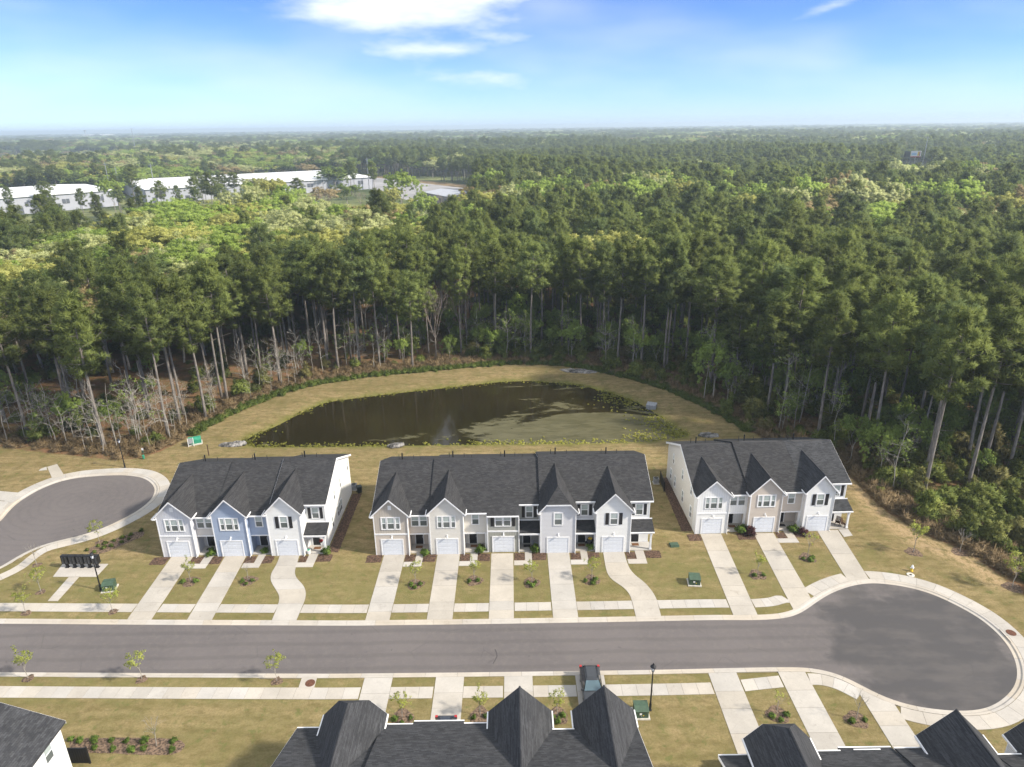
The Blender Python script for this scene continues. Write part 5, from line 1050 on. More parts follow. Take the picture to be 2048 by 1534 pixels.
def make_young(seed, H, leafy):
    rng = np.random.default_rng(seed); tr = MB(); tips = []; limb(tr, (0, 0, 0), (rng.normal() * .08, rng.normal() * .08, H * .55), .04, .028, 0, 5, 3, rng, .03)
    for k in range(7):
        az = k * 2.4; grow(tr, (0, 0, H * rng.uniform(.36, .55)), np.array([math.cos(az) * .5, math.sin(az) * .5, rng.uniform(.7, 1.2)]), H * .2, .018, 2, rng, tips, .36, 3)
    tm = tr.mesh('trunk', MT['bark2'], True, fix=False); tp = np.array([t[0] for t in tips])
    if leafy == 0: return tm, None
    n = 62 if leafy == 1 else 18; cs = tp[rng.integers(0, len(tp), n)] + rng.normal(size=(n, 3)) * .13; tri, nr, ti = puffs(cs, rng.uniform(.10, .24, n), 12, .13, .045, np.array([0, 0, H * .6]), .2, rng); return tm, tri_mesh('crown', tri, nr, ti, LEAF['young'])
YL = {('yard', 0): 'leafless young tree in a mulch ring on a front lawn', ('yard', 1): 'thin young tree with sparse lime leaves in a front lawn mulch ring', ('yard', 2): 'very thin young tree with hardly a leaf in a lawn mulch ring', ('street', 0): 'leafless young street tree beside the left turning circle walk',
      ('street', 1): 'young street tree with light lime-green crown along the sidewalk', ('side', 0): 'leafless young tree on the rough lawn below the woods', ('side', 1): 'young bright green tree on the rough lawn below the woods', ('bed', 0): 'bare young tree in the near mulch bed with shrubs'}
YM = {}
for i, ((x, y), h, lf, wh) in enumerate(YT):
    kq = (lf, i % 3)
    if kq not in YM: YM[kq] = make_young(900 + i, 3.6, lf)
    tm, cm = YM[kq]; lb = YL[(wh, lf)]; plant('young_tree', (('trunk', tm), ('crown', cm)), (x, y, 0), h * .86 / 3.6, None, lb, 'tree', lb if (wh, lf) not in (('bed', 0), ('side', 0)) else None)
    if wh != 'bed': ringbed(x, y, 1.0 if wh != 'street' else .55)
    if wh == 'yard': shrubs([(x + random.uniform(-.8, -.4), y - .3), (x + random.uniform(.4, .8), y - .15), (x + .05, y - .75)][: 3 if i % 3 else 2], 'g', .55, 'small green shrub in a lawn tree mulch ring', 'shrubs in the lawn mulch rings')
# ------------------------------------------------------------------ street furniture and utilities
def street_lamp(x, y, label, h=4.6):
    o = tag(empty('street_lamp', (x, y, 0)), label, 'street lamp')
    MB().lathe([(.16, 0), (.16, .05), (.11, .12), (.11, .7), (.075, .85), (.06, h - .3), (.05, h)], n=10).build('pole', MT['black'], o, smooth=False)
    MB().lathe([(.05, h - .03), (.12, h), (.12, h + .05), (.05, h + .08)], n=10).build('collar', MT['black'], o)
    MB().lathe([(.12, h + .08), (.21, h + .5), (.20, h + .51), (.11, h + .09)], n=6).build('lantern_glass', MT['gdoor'], o)
    b = MB(); b.lathe([(.27, h + .5), (.25, h + .56), (.08, h + .76), (.03, h + .9)], n=10)
    for k in range(6): a = k * math.pi / 3; b.tube([(.125 * math.cos(a), .125 * math.sin(a), h + .08), (.215 * math.cos(a), .215 * math.sin(a), h + .5)], .014, 4)
    b.build('lantern_cap', MT['black'], o); return o
street_lamp(*G(250, 935), 'black lamp post at the back of the left turning circle', 4.2); street_lamp(*G(202, 1180), 'black lamp post in front of the black mailbox cluster', 4.2); street_lamp(*G(1300, 1420), 'black lamp post beside the green transformer across the street', 4.4)
m0, m1 = np.array(G(*Z['z1'](520, 1092))), np.array(G(*Z['z1'](750, 1092)))
for k in range(5):
    p = m0 + (m1 - m0) * k / 4; o = tag(empty('mailbox_unit', (p[0], p[1], .035)), 'black pedestal mailbox unit in the cluster of five on the concrete pad', 'mailbox', 'cluster of mailbox units')
    MB().box(-.13, .13, -.12, .12, 0, .62).box(-.24, .24, -.2, .2, 0, .03).build('pedestal', MT['black'], o); MB().box(-.40, .40, -.24, .24, .62, 1.62).prism([(-.26, 1.62), (.26, 1.62), (.22, 1.70), (-.22, 1.70)], 'x', -.42, .42).build('cabinet', MT['black'], o)
    for c in range(2):
        for r_ in range(6):
            d_ = MB().box(-.17, .17, -.015, 0, 0, .135).build('mail_door', MT['black'], o, (-.19 + c * .38, -.242, .66 + r_ * .155)); MB().box(.10, .13, -.025, -.015, .05, .09).box(-.12, .04, -.018, -.015, .05, .08).build('lock', MT['metal'], d_)
def transformer(x, y, label, rz=0.0):
    o = tag(empty('transformer', (x, y, .0), rz), label, 'transformer'); MB().box(-.75, .75, -.7, .7, 0, .1).build('pad', MT['padc'], o)
    MB().prism([(-.55, .1), (.55, .1), (.55, .95), (-.1, .98), (-.55, .80)], 'x', -.6, .6).build('cabinet', MT['green'], o); MB().prism([(-.6, .80), (-.1, 1.0), (.58, .97), (.58, 1.01), (-.1, 1.045), (-.6, .845)], 'x', -.63, .63).build('lid', MT['green'], o)
    MB().box(-.2, .0, -.562, -.55, .45, .65).build('warning_label', MT['trim'], o); MB().box(.1, .2, -.562, -.55, .35, .43).build('warning_label', MT['yellow'], o); MB().tube([(-.02, -.57, .25), (-.02, -.6, .3), (-.02, -.57, .35)], .02, 5).build('handle', MT['metal'], o)
transformer(*G(220, 1178), 'green transformer box on the lawn beside the mailbox lamp post', .2); transformer(*G(1388, 1166), 'green transformer box on the lawn by the S-curved drive', -.1); transformer(*G(1281, 1428), 'green transformer box across the street next to a lamp post', 0)
x, y = G(391, 887); o = tag(empty('pump_house', (x, y, 0), .45), 'bright green curved pump enclosure on a pale slab by the woods', 'pump enclosure'); MB().box(-1.1, 1.1, -.75, .75, 0, .22).build('base_slab', MT['padc'], o)
pr = [(-.62, .22), (.62, .22), (.62, .75)] + [(.62 * math.cos(a), .75 + .5 * math.sin(a)) for a in np.linspace(.25, 2.9, 8)] + [(-.62, .75)]; MB().prism(pr, 'x', -.95, .95).build('shell', MT['bgreen'], o)
b = MB(); [b.prism([(p[0] * 1.03, p[1] * 1.01) for p in pr], 'x', xx, xx + .08) for xx in (-.96, -.04, .88)]; b.build('rib', MT['bgreen'], o)
x, y = G(383, 893); o = tag(empty('meter_stand', (x, y, 0), .4), 'grey electric meter stand beside the bright green pump enclosure', 'meter'); MB().box(-.45, -.37, -.05, .05, 0, 1.5).box(.37, .45, -.05, .05, 0, 1.5).build('post', MT['trim'], o); MB().box(-.3, .3, -.1, .1, .55, 1.45).build('cabinet', MT['grayp'], o)
x, y = G(289, 917); o = tag(empty('pet_waste_station', (x, y, 0)), 'green pet waste station at the edge of the woods', 'waste station'); MB().tube([(0, 0, 0), (0, 0, 1.8)], .035, 6).build('post', MT['green'], o)
MB().lathe([(.15, .1), (.19, .6), (.19, .66), (.1, .72)], (0, -.2, 0), 10).build('bin', MT['bgreen'], o); MB().box(-.15, .15, -.12, -.02, 1.1, 1.45).build('bag_box', MT['green'], o); MB().box(-.16, .16, -.05, -.03, 1.5, 1.85).build('sign', MT['trim'], o)
x, y = G(418, 911); o = tag(empty('marker_post', (x, y, 0)), 'slim brown marker post on the lawn behind the lavender townhouse', 'post'); MB().box(-.06, .06, -.05, .05, 0, 1.9).build('post', MT['wood'], o); MB().box(-.07, .07, -.06, .06, 1.75, 1.95).build('cap', MT['wood'], o)
x, y = G(1348, 1091); o = tag(empty('utility_vault', (x, y, 0), .1), 'low flat green utility lid on the lawn between the two rows', 'utility box'); MB().prism([(-.42, 0), (.42, 0), (.36, .24), (-.36, .2)], 'x', -.55, .55).build('box', MT['green'], o); MB().box(-.5, .5, -.34, .34, .225, .26).build('lid', MT['green'], o)
x, y = G(1823, 1142); o = tag(empty('fire_hydrant', (x, y, 0)), 'white and yellow fire hydrant beside the turning circle walk', 'hydrant'); MB().lathe([(.17, 0), (.17, .06), (.12, .09), (.12, .42)], n=12).build('barrel', MT['yellow'], o, smooth=True)
MB().lathe([(.125, .42), (.14, .44), (.14, .52), (.155, .56), (.15, .64), (.09, .74), (.04, .79), (.04, .84)], n=12).build('bonnet', MT['trim'], o, smooth=True); [MB().tube([(0, 0, .46), (sx, sy, .46)], .06, 8).build('outlet', MT['trim'], o) for sx, sy in ((.22, 0), (-.22, 0), (0, -.24))]
x, y = G(1821, 1150); o = tag(empty('valve_collar', (x, y, 0)), 'round white concrete valve collar in front of the hydrant', 'valve cover'); MB().lathe([(.42, -.05), (.42, .05), (.38, .07), (.16, .07), (.15, .03)], n=18).build('ring', MT['padc'], o); MB().lathe([(.14, -.02), (.14, .045), (.12, .05)], n=12).build('lid', MT['black'], o)
def manhole(x, y, label, z=.04):
    o = tag(empty('manhole_cover', (x, y, z)), label, 'manhole cover'); MB().lathe([(.46, -.02), (.46, .012), (.40, .015), (.40, .006)], n=24).build('rim', MT['rust'], o); b = MB(); b.lathe([(.39, -.02), (.39, .016)], n=24); [b.box(-.3, .3, -.3 + k * .12, -.25 + k * .12, .016, .022) for k in range(6)]; b.build('lid', MT['rust'], o)
mh = np.array(ZP('z7', [(1768, 362), (1858, 362), (1838, 430), (1745, 430)])); slabs('inlet_slab', [mh], 'concw'); manhole(*G(*Z['z7'](1815, 400)), 'rusty round manhole cover in a concrete square across the street')
x, y = G(2022, 1266); manhole(x, y, 'rusty round manhole cover in the turning circle walk', .042)
i0 = int(np.argmin(np.hypot(*(EDGE - np.array(G(2008, 1275))).T))); p, nn_ = EDGE[i0], NRM[i0]; a = math.atan2(nn_[1], nn_[0]) - math.pi / 2
o = MB().box(-.95, .95, -.03, .03, -.03, .09).build('curb_inlet', MT['black'], None, (p[0] + nn_[0] * .40, p[1] + nn_[1] * .40, -.05), a); tag(o, 'dark storm drain slot in the turning circle curb', 'storm drain')
def screen(x, y, rz, label, w=2.4, h=1.5):
    o = tag(empty('privacy_screen', (x, y, 0), rz), label, 'screen'); 
    for xx in (-w / 2, w / 2): MB().box(xx - .06, xx + .06, -.06, .06, 0, h + .08).build('post', MT['black'], o)
    MB().box(-w / 2, w / 2, -.045, .045, h - .1, h).build('rail', MT['black'], o); MB().box(-w / 2, w / 2, -.045, .045, .1, .2).build('rail', MT['black'], o)
    k = int(w / .2); [MB().box(-w / 2 + .06 + i * (w - .12) / k, -w / 2 + .05 + (i + 1) * (w - .12) / k, -.02, .02, .2, h - .1).build('board', MT['black'], o) for i in range(k)]
def condenser(x, y, label):
    o = tag(empty('air_conditioner', (x, y, 0)), label, 'air conditioner'); MB().box(-.45, .45, -.45, .45, 0, .08).build('pad', MT['padc'], o); MB().box(-.37, .37, -.37, .37, .08, .85).build('cabinet', MT['grayp'], o); b = MB(); [b.box(-.375, .375, -.378, .378, .15 + k * .09, .18 + k * .09) for k in range(7)]; b.build('louver', MT['metal'], o); MB().lathe([(.32, .85), (.32, .88), (.05, .9)], n=14).build('fan_grille', MT['black'], o)
x, y = G(1324, 972); screen(x, y, R(88), 'black board privacy screen on the lawn beside the cream side wall', 3.2, 1.5); condenser(x - .7, y + .9, 'grey air conditioner behind the lawn privacy screen')
x, y = G(150, 1531); screen(x + .3, y + .2, 0, 'black board privacy screen beside the white rear wall', 1.7, 1.7)
def bin_(x, y, label, rz, m):
    o = tag(empty('trash_bin', (x, y, 0), rz), label, 'bin'); MB().add([(-.26, -.28, .06), (.26, -.28, .06), (.26, .24, .06), (-.26, .24, .06), (-.33, -.36, 1.0), (.33, -.36, 1.0), (.33, .36, 1.0), (-.33, .36, 1.0)], [(0, 3, 2, 1), (4, 5, 6, 7), (0, 1, 5, 4), (1, 2, 6, 5), (2, 3, 7, 6), (3, 0, 4, 7)]).build('body', m, o)
    MB().prism([(-.40, 1.0), (.40, 1.0), (.36, 1.07), (-.2, 1.1), (-.40, 1.05)], 'x', -.36, .36).build('lid', m, o); [MB().tube([(xx - .04, .3, .13), (xx + .04, .3, .13)], .13, 10).build('wheel', MT['rubber'], o) for xx in (-.29, .29)]; MB().tube([(-.25, .42, .98), (.25, .42, .98)], .02, 6).build('handle', m, o)
x, y = G(719, 985); bin_(x, y, 'dark wheeled trash bin on the grass behind the white townhouse wall', .5, S('dark_bin_plastic', (.02, .028, .028), .5)); x, y = G(709, 982); condenser(x - .15, y + .5, 'grey air conditioner at the back of the white townhouse wall')

# ------------------------------------------------------------------ porch things
def doormat(x, y, label, m): o = MB().box(-.42, .42, -.26, .26, 0, .025).box(-.36, .36, -.2, .2, .025, .03).build('doormat', m, None, (x, y, .125)); tag(o, label, 'doormat')
doormat(-37.9, 72.55, 'dark doormat at the lavender townhouse door', MT['dmat']); doormat(-24.5, 72.5, 'tan coir doormat at the white end townhouse door', MT['mat_']); doormat(-11.8, 72.45, 'brown doormat at the beige townhouse door', MT['mat_']); doormat(-5.0, 72.5, 'brown doormat at the cream townhouse door', MT['mat_'])
doormat(8.4, 72.4, 'brown doormat on the porch with the black-covered grill', MT['mat_']); doormat(15.1, 72.4, 'tan coir doormat on the open sunny corner porch', MT['mat_']); doormat(28.3, 76.2, 'brown doormat at the first white townhouse by the turning circle', MT['mat_']); doormat(34.8, 76.3, 'dark doormat on the beige townhouse porch', MT['dmat']); doormat(1.6, 72.4, 'dark half-round doormat at the gray townhouse door', MT['dmat'])
def chair(x, y, rz, label, m):
    o = tag(empty('porch_chair', (x, y, .12), rz), label, 'chair', 'porch chairs'); MB().box(-.28, .28, -.28, .26, .38, .43).build('seat', m, o); b = MB(); [b.prism([(.22, .43), (.28, .43), (.42, 1.05), (.37, 1.05)], 'x', -.28 + k * .115, -.19 + k * .115) for k in range(5)]; b.build('backrest', m, o)
    for sx in (-.26, .26):
        for sy in (-.24, .22): MB().box(sx - .025, sx + .025, sy - .025, sy + .025, .0, .39).build('leg', m, o)
        MB().box(sx - .05, sx + .05, -.28, .28, .60, .64).build('armrest', m, o)
chair(2.6, 71.9, .9, 'dark slatted chair on the gray townhouse porch', MT['grayp']); chair(42.0, 76.3, -.6, 'brown slatted chair on the corner porch by the turning circle', MT['wood']); chair(42.6, 75.9, .7, 'brown slatted chair on the corner porch by the turning circle', MT['wood'])
o = tag(empty('grill', (9.4, 72.1, .12), .3), 'black covered grill with a yellow float on top on a shaded porch', 'grill'); MB().lathe([(.30, .0), (.34, .5), (.42, .75), (.40, 1.0), (.2, 1.15)], n=12).build('cover', MT['black'], o, smooth=True); MB().box(-.65, -.3, -.2, .2, .7, .75).build('side_shelf', MT['black'], o); MB().lathe([(.12, 1.15), (.26, 1.18), (.26, 1.26), (.12, 1.3)], n=14).build('float', MT['yellow'], o)
x, y = G(*Z['z2'](1325, 920)); o = tag(empty('planter', (x, y, .03)), 'white planter with green lid beside the white townhouse corner', 'planter'); MB().lathe([(.16, 0), (.24, .5), (.26, .55), (.22, .55)], n=12).build('pot', MT['trim'], o); MB().lathe([(.23, .5), (.15, .62), (.04, .66)], n=10).build('plant', MT['bgreen'], o)
o = tag(empty('flower_wreath', (-23.75, 71.9, 1.5)), 'red and pink flower basket hanging by the white townhouse column', 'flowers'); MB().lathe([(.06, -.22), (.17, -.1), (.19, 0)], n=10).build('basket', MT['wood'], o); bb = make_shrub(850, 'plum', .25, .25, 16, 16, .09, .04); bb.materials.clear(); bb.materials.append(MT['red']); inst('flowers', bb, o); MB().tube([(0, 0, .2), (0, 0, .85)], .008, 4).build('chain', MT['metal'], o)

# ------------------------------------------------------------------ cars
def make_suv(paintm):
    """returns parts; nose at -y"""
    P_ = {}; L2 = 2.35; secs = []
    def ring(y, zb, zt, w, r=.14):
        w2 = w / 2; return [(-w2 + .06, y, zb), (w2 - .06, y, zb), (w2, y, zb + .16), (w2 + .01, y, (zb + zt) / 2), (w2 - .05, y, zt - .05), (w2 - r, y, zt), (-w2 + r, y, zt), (-w2 + .05, y, zt - .05), (-w2 - .01, y, (zb + zt) / 2), (-w2, y, zb + .16)]
    for y, zb, zt, w in ((-2.35, .40, .70, 1.45), (-2.25, .30, .86, 1.72), (-1.95, .26, .98, 1.86), (-1.2, .25, 1.06, 1.91), (-.6, .25, 1.08, 1.92), (.6, .25, 1.08, 1.92), (1.6, .27, 1.08, 1.91), (2.15, .32, 1.06, 1.84), (2.33, .42, .98, 1.66)): secs.append(ring(y, zb, zt, w))
    b = MB(); n = 10; vs = [p for s in secs for p in s]; fs = [(i * n + j, i * n + (j + 1) % n, (i + 1) * n + (j + 1) % n, (i + 1) * n + j) for i in range(len(secs) - 1) for j in range(n)] + [tuple(range(n)), tuple(range(len(vs) - 1, len(vs) - n - 1, -1))]
    P_['body'] = b.add(vs, fs).mesh('body', paintm, True)
    # greenhouse: pillars + roof
    def rr(y, z, w): return [(-w / 2, y, z), (w / 2, y, z)]
    base = [(-.86, -.95, 1.06), (.86, -.95, 1.06), (.88, 1.95, 1.06), (-.88, 1.95, 1.06)]; top = [(-.62, -.15, 1.62), (.62, -.15, 1.62), (.63, 1.62, 1.60), (-.63, 1.62, 1.60)]
    def sring(z, w, ya, yb, n_=24, ex=5.0):
        o_ = []
        for q_ in range(n_):
            t_ = 2 * math.pi * q_ / n_; c_, s_ = math.cos(t_), math.sin(t_); o_.append((w / 2 * math.copysign(abs(c_) ** (2 / ex), c_), (ya + yb) / 2 + (yb - ya) / 2 * math.copysign(abs(s_) ** (2 / ex), s_), z))
        return o_
    cb = [sring(1.02, 1.78, -1.0, 2.0), sring(1.06, 1.73, -.94, 1.95), sring(1.57, 1.27, -.19, 1.64), sring(1.63, 1.16, -.05, 1.58), sring(1.655, .95, .10, 1.45)]; cv = [p for s_ in cb for p in s_]
    P_['cabin'] = MB().add(cv, [(i * 24 + j, i * 24 + (j + 1) % 24, (i + 1) * 24 + (j + 1) % 24, (i + 1) * 24 + j) for i in range(4) for j in range(24)] + [tuple(range(96, 120))]).mesh('cabin', paintm, True)
    P_['roof'] = MB().add([(-.50, .06, 1.64), (.50, .06, 1.64), (.50, 1.48, 1.64), (-.50, 1.48, 1.64), (-.44, .16, 1.685), (.44, .16, 1.685), (.44, 1.38, 1.68), (-.44, 1.38, 1.68)], [(0, 1, 5, 4), (1, 2, 6, 5), (2, 3, 7, 6), (3, 0, 4, 7), (4, 5, 6, 7), (3, 2, 1, 0)]).mesh('roof', paintm)
    def face(i, j, k=.93, off=.012):
        a, b2, c, d = [np.array(p) for p in (base[i], base[j], top[j], top[i])]; ce = (a + b2 + c + d) / 4; nn = np.cross(b2 - a, d - a); nn = nn / np.linalg.norm(nn) * off
        if nn @ (ce - np.array([0, .5, 1.3])) < 0: nn = -nn
        q = [ce + (p - ce) * np.array([k, k, .84]) + nn for p in (a, b2, c, d)]; q2 = [p - nn * .8 for p in q]; return MB().add([tuple(p) for p in q + q2], [(0, 1, 2, 3), (7, 6, 5, 4), (0, 4, 5, 1), (1, 5, 6, 2), (2, 6, 7, 3), (3, 7, 4, 0)])
    P_['windshield'] = face(0, 1).mesh('windshield', MT['windshield']); P_['rear_window'] = face(2, 3).mesh('rear_window', MT['glass_dark']); P_['side_window'] = face(1, 2).mesh('side_window', MT['glass_dark']); P_['side_window2'] = face(3, 0).mesh('side_window', MT['glass_dark'])
    P_['tail_light'] = MB().prism([(2.12, .78), (2.36, .78), (2.30, 1.06), (2.05, 1.08)], 'x', -.11, .11).mesh('tail_light', MT['red']); P_['head_light'] = MB().prism([(-2.3, .66), (-2.0, .7), (-2.02, .86), (-2.26, .82)], 'x', -.14, .14).mesh('head_light', MT['gdoor'])
    P_['tyre'] = MB().tube([(-.12, 0, 0), (.12, 0, 0)], .35, 18).mesh('tyre', MT['rubber']); P_['rim'] = MB().tube([(-.125, 0, 0), (.125, 0, 0)], .22, 12).mesh('rim', MT['metal']); P_['mirror'] = MB().box(-.09, .09, -.05, .05, 0, .14).mesh('mirror', paintm); P_['rail'] = MB().tube([(0, .1, 1.66), (0, .4, 1.71), (0, 1.2, 1.71), (0, 1.55, 1.65)], .02, 5).mesh('roof_rail', MT['black']); P_['plate'] = MB().box(-.16, .16, 2.33, 2.36, .62, .74).mesh('number_plate', MT['trim'])
    return P_
MT['windshield'] = glassmat('windshield_glass', (.10, .16, .19), .04)  # paler blue than the other car glass: sky reflection put into its colour
def car(P_, x, y, rz, label, z=.035):
    o = tag(empty('parked_car', (x, y, z), rz), label, 'car', 'cars parked on drives'); B_ = inst('body', P_['body'], o); C_ = inst('cabin', P_['cabin'], o); inst('roof', P_['roof'], C_)
    for k in ('windshield', 'rear_window', 'side_window', 'side_window2'): inst(k.rstrip('2'), P_[k], C_)
    for sx in (-1, 1):
        inst('tail_light', P_['tail_light'], o, (sx * .84, 0, 0)); inst('head_light', P_['head_light'], o, (sx * .68, 0, 0)); inst('mirror', P_['mirror'], o, (sx * 1.0, -.75, 1.0)); inst('roof_rail', P_['rail'], C_, (sx * .55, 0, 0))
        for yy in (-1.45, 1.4): w = empty('wheel', (sx * .84, yy, .35), 0, o); inst('tyre', P_['tyre'], w); inst('rim', P_['rim'], w)
    inst('number_plate', P_['plate'], o)
dark = make_suv(paint('charcoal_car_paint', (.028, .031, .036), .3)); dark2 = make_suv(paint('navy_car_paint', (.02, .028, .045), .3))
car(dark, 7.0, 48.9, 0, 'black SUV parked across the sidewalk, tail to the street'); car(dark2, -6.1, 43.2, 0, 'dark car mostly hidden behind the near gabled roof'); car(dark2, 36.6, 41.3, .15, 'dark car behind the near roof by the turning circle'); car(dark, 17.45, 38.9, 0, 'dark car half hidden at the near hipped roof')

# ------------------------------------------------------------------ far buildings, lot, poles
whw = S('white_membrane_roof', (.78, .78, .78), .7, .06, .1); wall_ = S('shaded_grey_tilt_panel', (.40, .41, .45), .8, .05, .2); darkw = S('dark_dock_door', (.10, .11, .13), .6); lotm = S('far_asphalt', (.30, .29, .29), .9, .12, .05)  # wall grey is darkened: shade on the walls put into the base colour
def warehouse(c0, c1, depth, h, label, nb):
    c0, c1 = np.array(c0, float), np.array(c1, float); d = c1 - c0; L0 = np.linalg.norm(d); a = math.atan2(d[1], d[0]); o = tag(empty('warehouse', (*c0, 0), a), label, 'warehouse')
    k = max(2, int(L0 / 22)); st = L0 / k
    for i in range(k): MB().box(i * st + .15, (i + 1) * st - .15, 0, depth / 2, 0, h - .1).build('wall', wall_, o); MB().box(i * st + .15, (i + 1) * st - .15, depth / 2, depth, 0, h - .1).build('wall', wall_, o)
    MB().prism([(-1.0, h), (depth / 2, h + 2.0), (depth + 1.0, h), (depth + 1.0, h - .4), (-1.0, h - .4)], 'x', -.6, L0 + .6).build('roof', whw, o)
    for i in range(nb): xx = (i + .5) * L0 / nb; w_ = MB().box(xx - 2.2, xx + 2.2, -.25, .05, 4.6, 7.4).build('window', darkw, o); MB().box(xx - .1, xx + .1, -.32, -.25, 4.6, 7.4).build('mullion', wall_, w_); MB().box(xx - 7, xx - 3.8, -.2, .05, 0, 4.0).build('dock_door', darkw, o)
    for i in range(k + 1): MB().box(i * st - .15, i * st + .15, -.12, .3, 0, h - .3).build('joint_pier', darkw, o)
    return o
warehouse((-395, 340), (-276, 496), 95, 11.0, 'long white-roofed warehouse beyond the pines, its end cut by the frame', 9); warehouse((-262, 509), (-118, 612), 130, 10.0, 'second white-roofed warehouse behind a screen of pines', 8)
tag(sheet('parking_lot', [(-166, 790), (-38, 606), (-28, 520), (-40, 500), (-72, 505), (-140, 655)], .03, lotm), kind='structure')
tag(sheet('field', [(-172, 815), (-40, 645), (-26, 610), (-37, 604), (-165, 788)], .02, S('dry_field_grass', (.22, .15, .07), .95, .25, .08)), kind='structure')
o = tag(empty('shed_building', (-60, 497, 0), math.atan2(-36, 20)), 'low grey metal shed by the far parking lot', 'shed'); MB().box(0, 42, 0, 26, 0, 6.4).build('wall', S('tan_metal_wall', (.30, .27, .24), .7), o); MB().prism([(-.6, 6.5), (13, 8.3), (26.6, 6.5), (26.6, 6.3), (-.6, 6.3)], 'x', -.6, 42.6).build('roof', S('grey_metal_roof', (.42, .43, .46), .5), o); [MB().box(4 + k * 10, 8 + k * 10, -.1, .1, 0, 4.5).build('door', darkw, o) for k in range(4)]
hw = [S('far_house_wall_a', (.62, .56, .50), .8), S('far_house_wall_b', (.42, .30, .25), .8), S('far_house_wall_c', (.68, .68, .68), .8)]; hr = [S('far_roof_a', (.16, .15, .15), .9), S('far_roof_b', (.28, .22, .19), .9), S('far_roof_c', (.32, .31, .31), .9)]
def mk_house(i):
    w, d, h = 11 + i, 8.5, 3.4 + 1.2 * (i % 2); A_ = MB().prism([(0, 0), (d, 0), (d, h), (d / 2, h + 2.6), (0, h)], 'x', 0, w).mesh('wall', hw[i]); B_ = MB()
    for s_ in (0, 1): B_.slab([(-.4, d / 2, h + 2.95), (w + .4, d / 2, h + 2.95), (w + .4, -.5 if s_ == 0 else d + .5, h + .15), (-.4, -.5 if s_ == 0 else d + .5, h + .15)], .25)
    return A_, B_.mesh('roof', hr[i]), MB().box(0, 1.3, -.06, .02, 0, 1.3).mesh('window', darkw), w
HM = [mk_house(i) for i in range(3)]; far_houses = []
for k in range(46):
    px, py = random.choice(((random.uniform(0, 160), random.uniform(312, 336)), (random.uniform(0, 160), random.uniform(312, 336)), (random.uniform(120, 330), random.uniform(292, 312)), (random.uniform(290, 330), random.uniform(322, 334)))); x, y = G(px, py, 6)
    i = k % 3; A_, B_, W_, w = HM[i]; o = tag(empty('far_house', (x, y, 0), random.uniform(-.6, .6)), ('tan', 'brick-brown', 'white')[i] + ' house in the far suburb beyond the warehouses', 'house', ('tan', 'brown', 'white')[i] + ' houses of the far suburb'); inst('wall', A_, o); inst('roof', B_, o); [inst('window', W_, o, (xx, 0, 1.0)) for xx in (1.5, w * .45, w - 3)]
def pole(px, py, z, h, label, rad=.35):
    x, y = G(px, py, z); o = tag(empty('utility_pole', (x, y, 0)), label, 'pole'); MB().tube([(0, 0, 0), (0, 0, h * .5), (0, 0, h)], [rad, rad * .8, rad * .5], 8).build('shaft', MT['metal'], o); MB().box(-1.6, 1.6, -.12, .12, h - 1.6, h - 1.35).build('crossarm', MT['metal'], o)
pole(212, 340, 20, 26, 'pale utility pole behind the long warehouse'); pole(232, 345, 18, 22, 'shorter pale utility pole near the warehouse end'); pole(268, 285, 28, 55, 'tall thin mast far beyond the warehouses', .6); pole(1851, 300, 24, 36, 'tall grey steel pole beside the billboard', .45); pole(302, 337, 20, 24, 'pale utility pole by the second warehouse'); pole(735, 335, 18, 26, 'tall pole at the far end of the parking lot', .4); pole(12, 356, 14, 20, 'wooden utility pole left of the long warehouse')
x, y = G(1832, 308, 20.5); o = tag(empty('billboard', (x, y, 0), -.35), 'white roadside billboard with red and yellow print above the trees', 'billboard'); MB().tube([(0, .4, 0), (0, .4, 18)], .5, 10).build('mast', MT['metal'], o); MB().box(-4.2, 4.2, 0, .35, 17.6, 23.2).build('panel', MT['trim'], o)
MB().box(-4.2, 4.2, -.04, -.005, 17.6, 18.5).build('print_band', MT['red'], o); MB().box(1.2, 2.6, -.04, -.005, 18.9, 22.8).build('print_block', MT['yellow'], o); MB().box(2.7, 3.4, -.04, -.005, 18.9, 22.8).build('print_block', MT['red'], o); MB().box(-3.6, .6, -.04, -.005, 19.4, 21.6).build('print_block', S('pale_blue_print', (.35, .55, .75), .6), o); MB().box(-9.5, -4.6, .5, .8, 17.8, 22.8).build('panel', MT['black'], o)
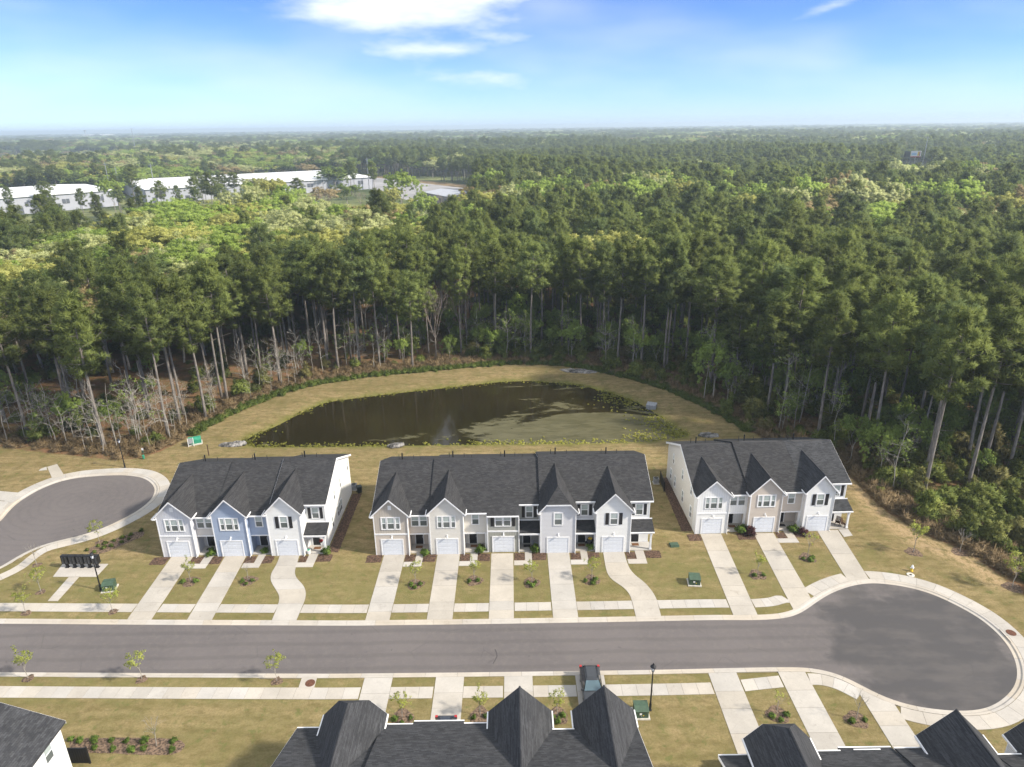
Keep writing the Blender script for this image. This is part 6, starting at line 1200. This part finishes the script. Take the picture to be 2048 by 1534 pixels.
for px, py, w, d, h in ((60, 273, 90, 50, 24), (110, 272, 60, 40, 22), (165, 270, 190, 60, 30), (215, 270, 70, 50, 24), (585, 258, 80, 40, 30)):
    x, y = G(px, py, 20); s_ = 6000 / math.hypot(x, y); x, y = (x * s_, y * s_) if s_ < 1 else (x, y); o = tag(empty('hangar', (x, y, 0), .1), 'far white hangar on the skyline', 'hangar', 'hangars on the skyline'); MB().box(0, w, 0, d, 0, h * .9).build('wall', wall_, o); MB().prism([(-2, h * .9), (d / 2, h), (d + 2, h * .9), (d + 2, h * .86), (-2, h * .86)], 'x', -2, w + 2).build('roof', whw, o)
x, y = G(171, 268, 30); s_ = 5800 / math.hypot(x, y); o = tag(empty('control_tower', (x * s_, y * s_, 0)), 'slim control tower rising above the skyline hangars', 'tower'); MB().lathe([(5, 0), (4, 40), (3.5, 52)], n=8).build('shaft', wall_, o); MB().lathe([(6, 52), (8, 58), (7.6, 60), (3, 62)], n=10).build('cab', darkw, o)

# single out the front pines that stand next to something one can name
marks = [('bright green pump enclosure', G(391, 887)), ('pet waste station', G(289, 917)), ('lamp post behind the left turning circle', G(250, 935)), ('long bed of grey riprap', G(1157, 742)), ('sloped pond outlet box', G(1303, 812)),
         ('far corner of the white and beige row', (43.5, 91)), ('hydrant by the turning circle', G(1823, 1142)), ('narrow end of the pond', G(490, 885)), ('small grey stone heap behind the white and beige row', G(1418, 870)), ('gaunt leafless trees behind the pond', G(880, 712))]
fp = [o for o in COL.objects if o.name.startswith('pine_tree') and o.get('label', '').startswith('front-row')]; used = set()
for nm, (mx, my) in marks:
    best = min((o for o in fp if o.name not in used), key=lambda o: (o.location.x - mx) ** 2 + (o.location.y - my) ** 2); used.add(best.name); best['label'] = 'front-row pine standing nearest the ' + nm

# ------------------------------------------------------------------ air
def haze():
    m = bpy.data.materials.new('thin_blue_haze'); m.use_nodes = True; nt = m.node_tree; nt.nodes.clear(); out = nt.nodes.new('ShaderNodeOutputMaterial'); v = nt.nodes.new('ShaderNodeVolumePrincipled')
    v.inputs['Color'].default_value = (.78, .92, 1.0, 1); v.inputs['Density'].default_value = HAZE; v.inputs['Anisotropy'].default_value = .2; nt.links.new(v.outputs[0], out.inputs['Volume'])
    o = MB().box(-17000, 17000, -400, 27000, -4, 66).build('haze', m); tag(o, 'thin bluish air over the whole landscape', 'haze', kind='stuff')
HAZE = 2.2e-4
haze()
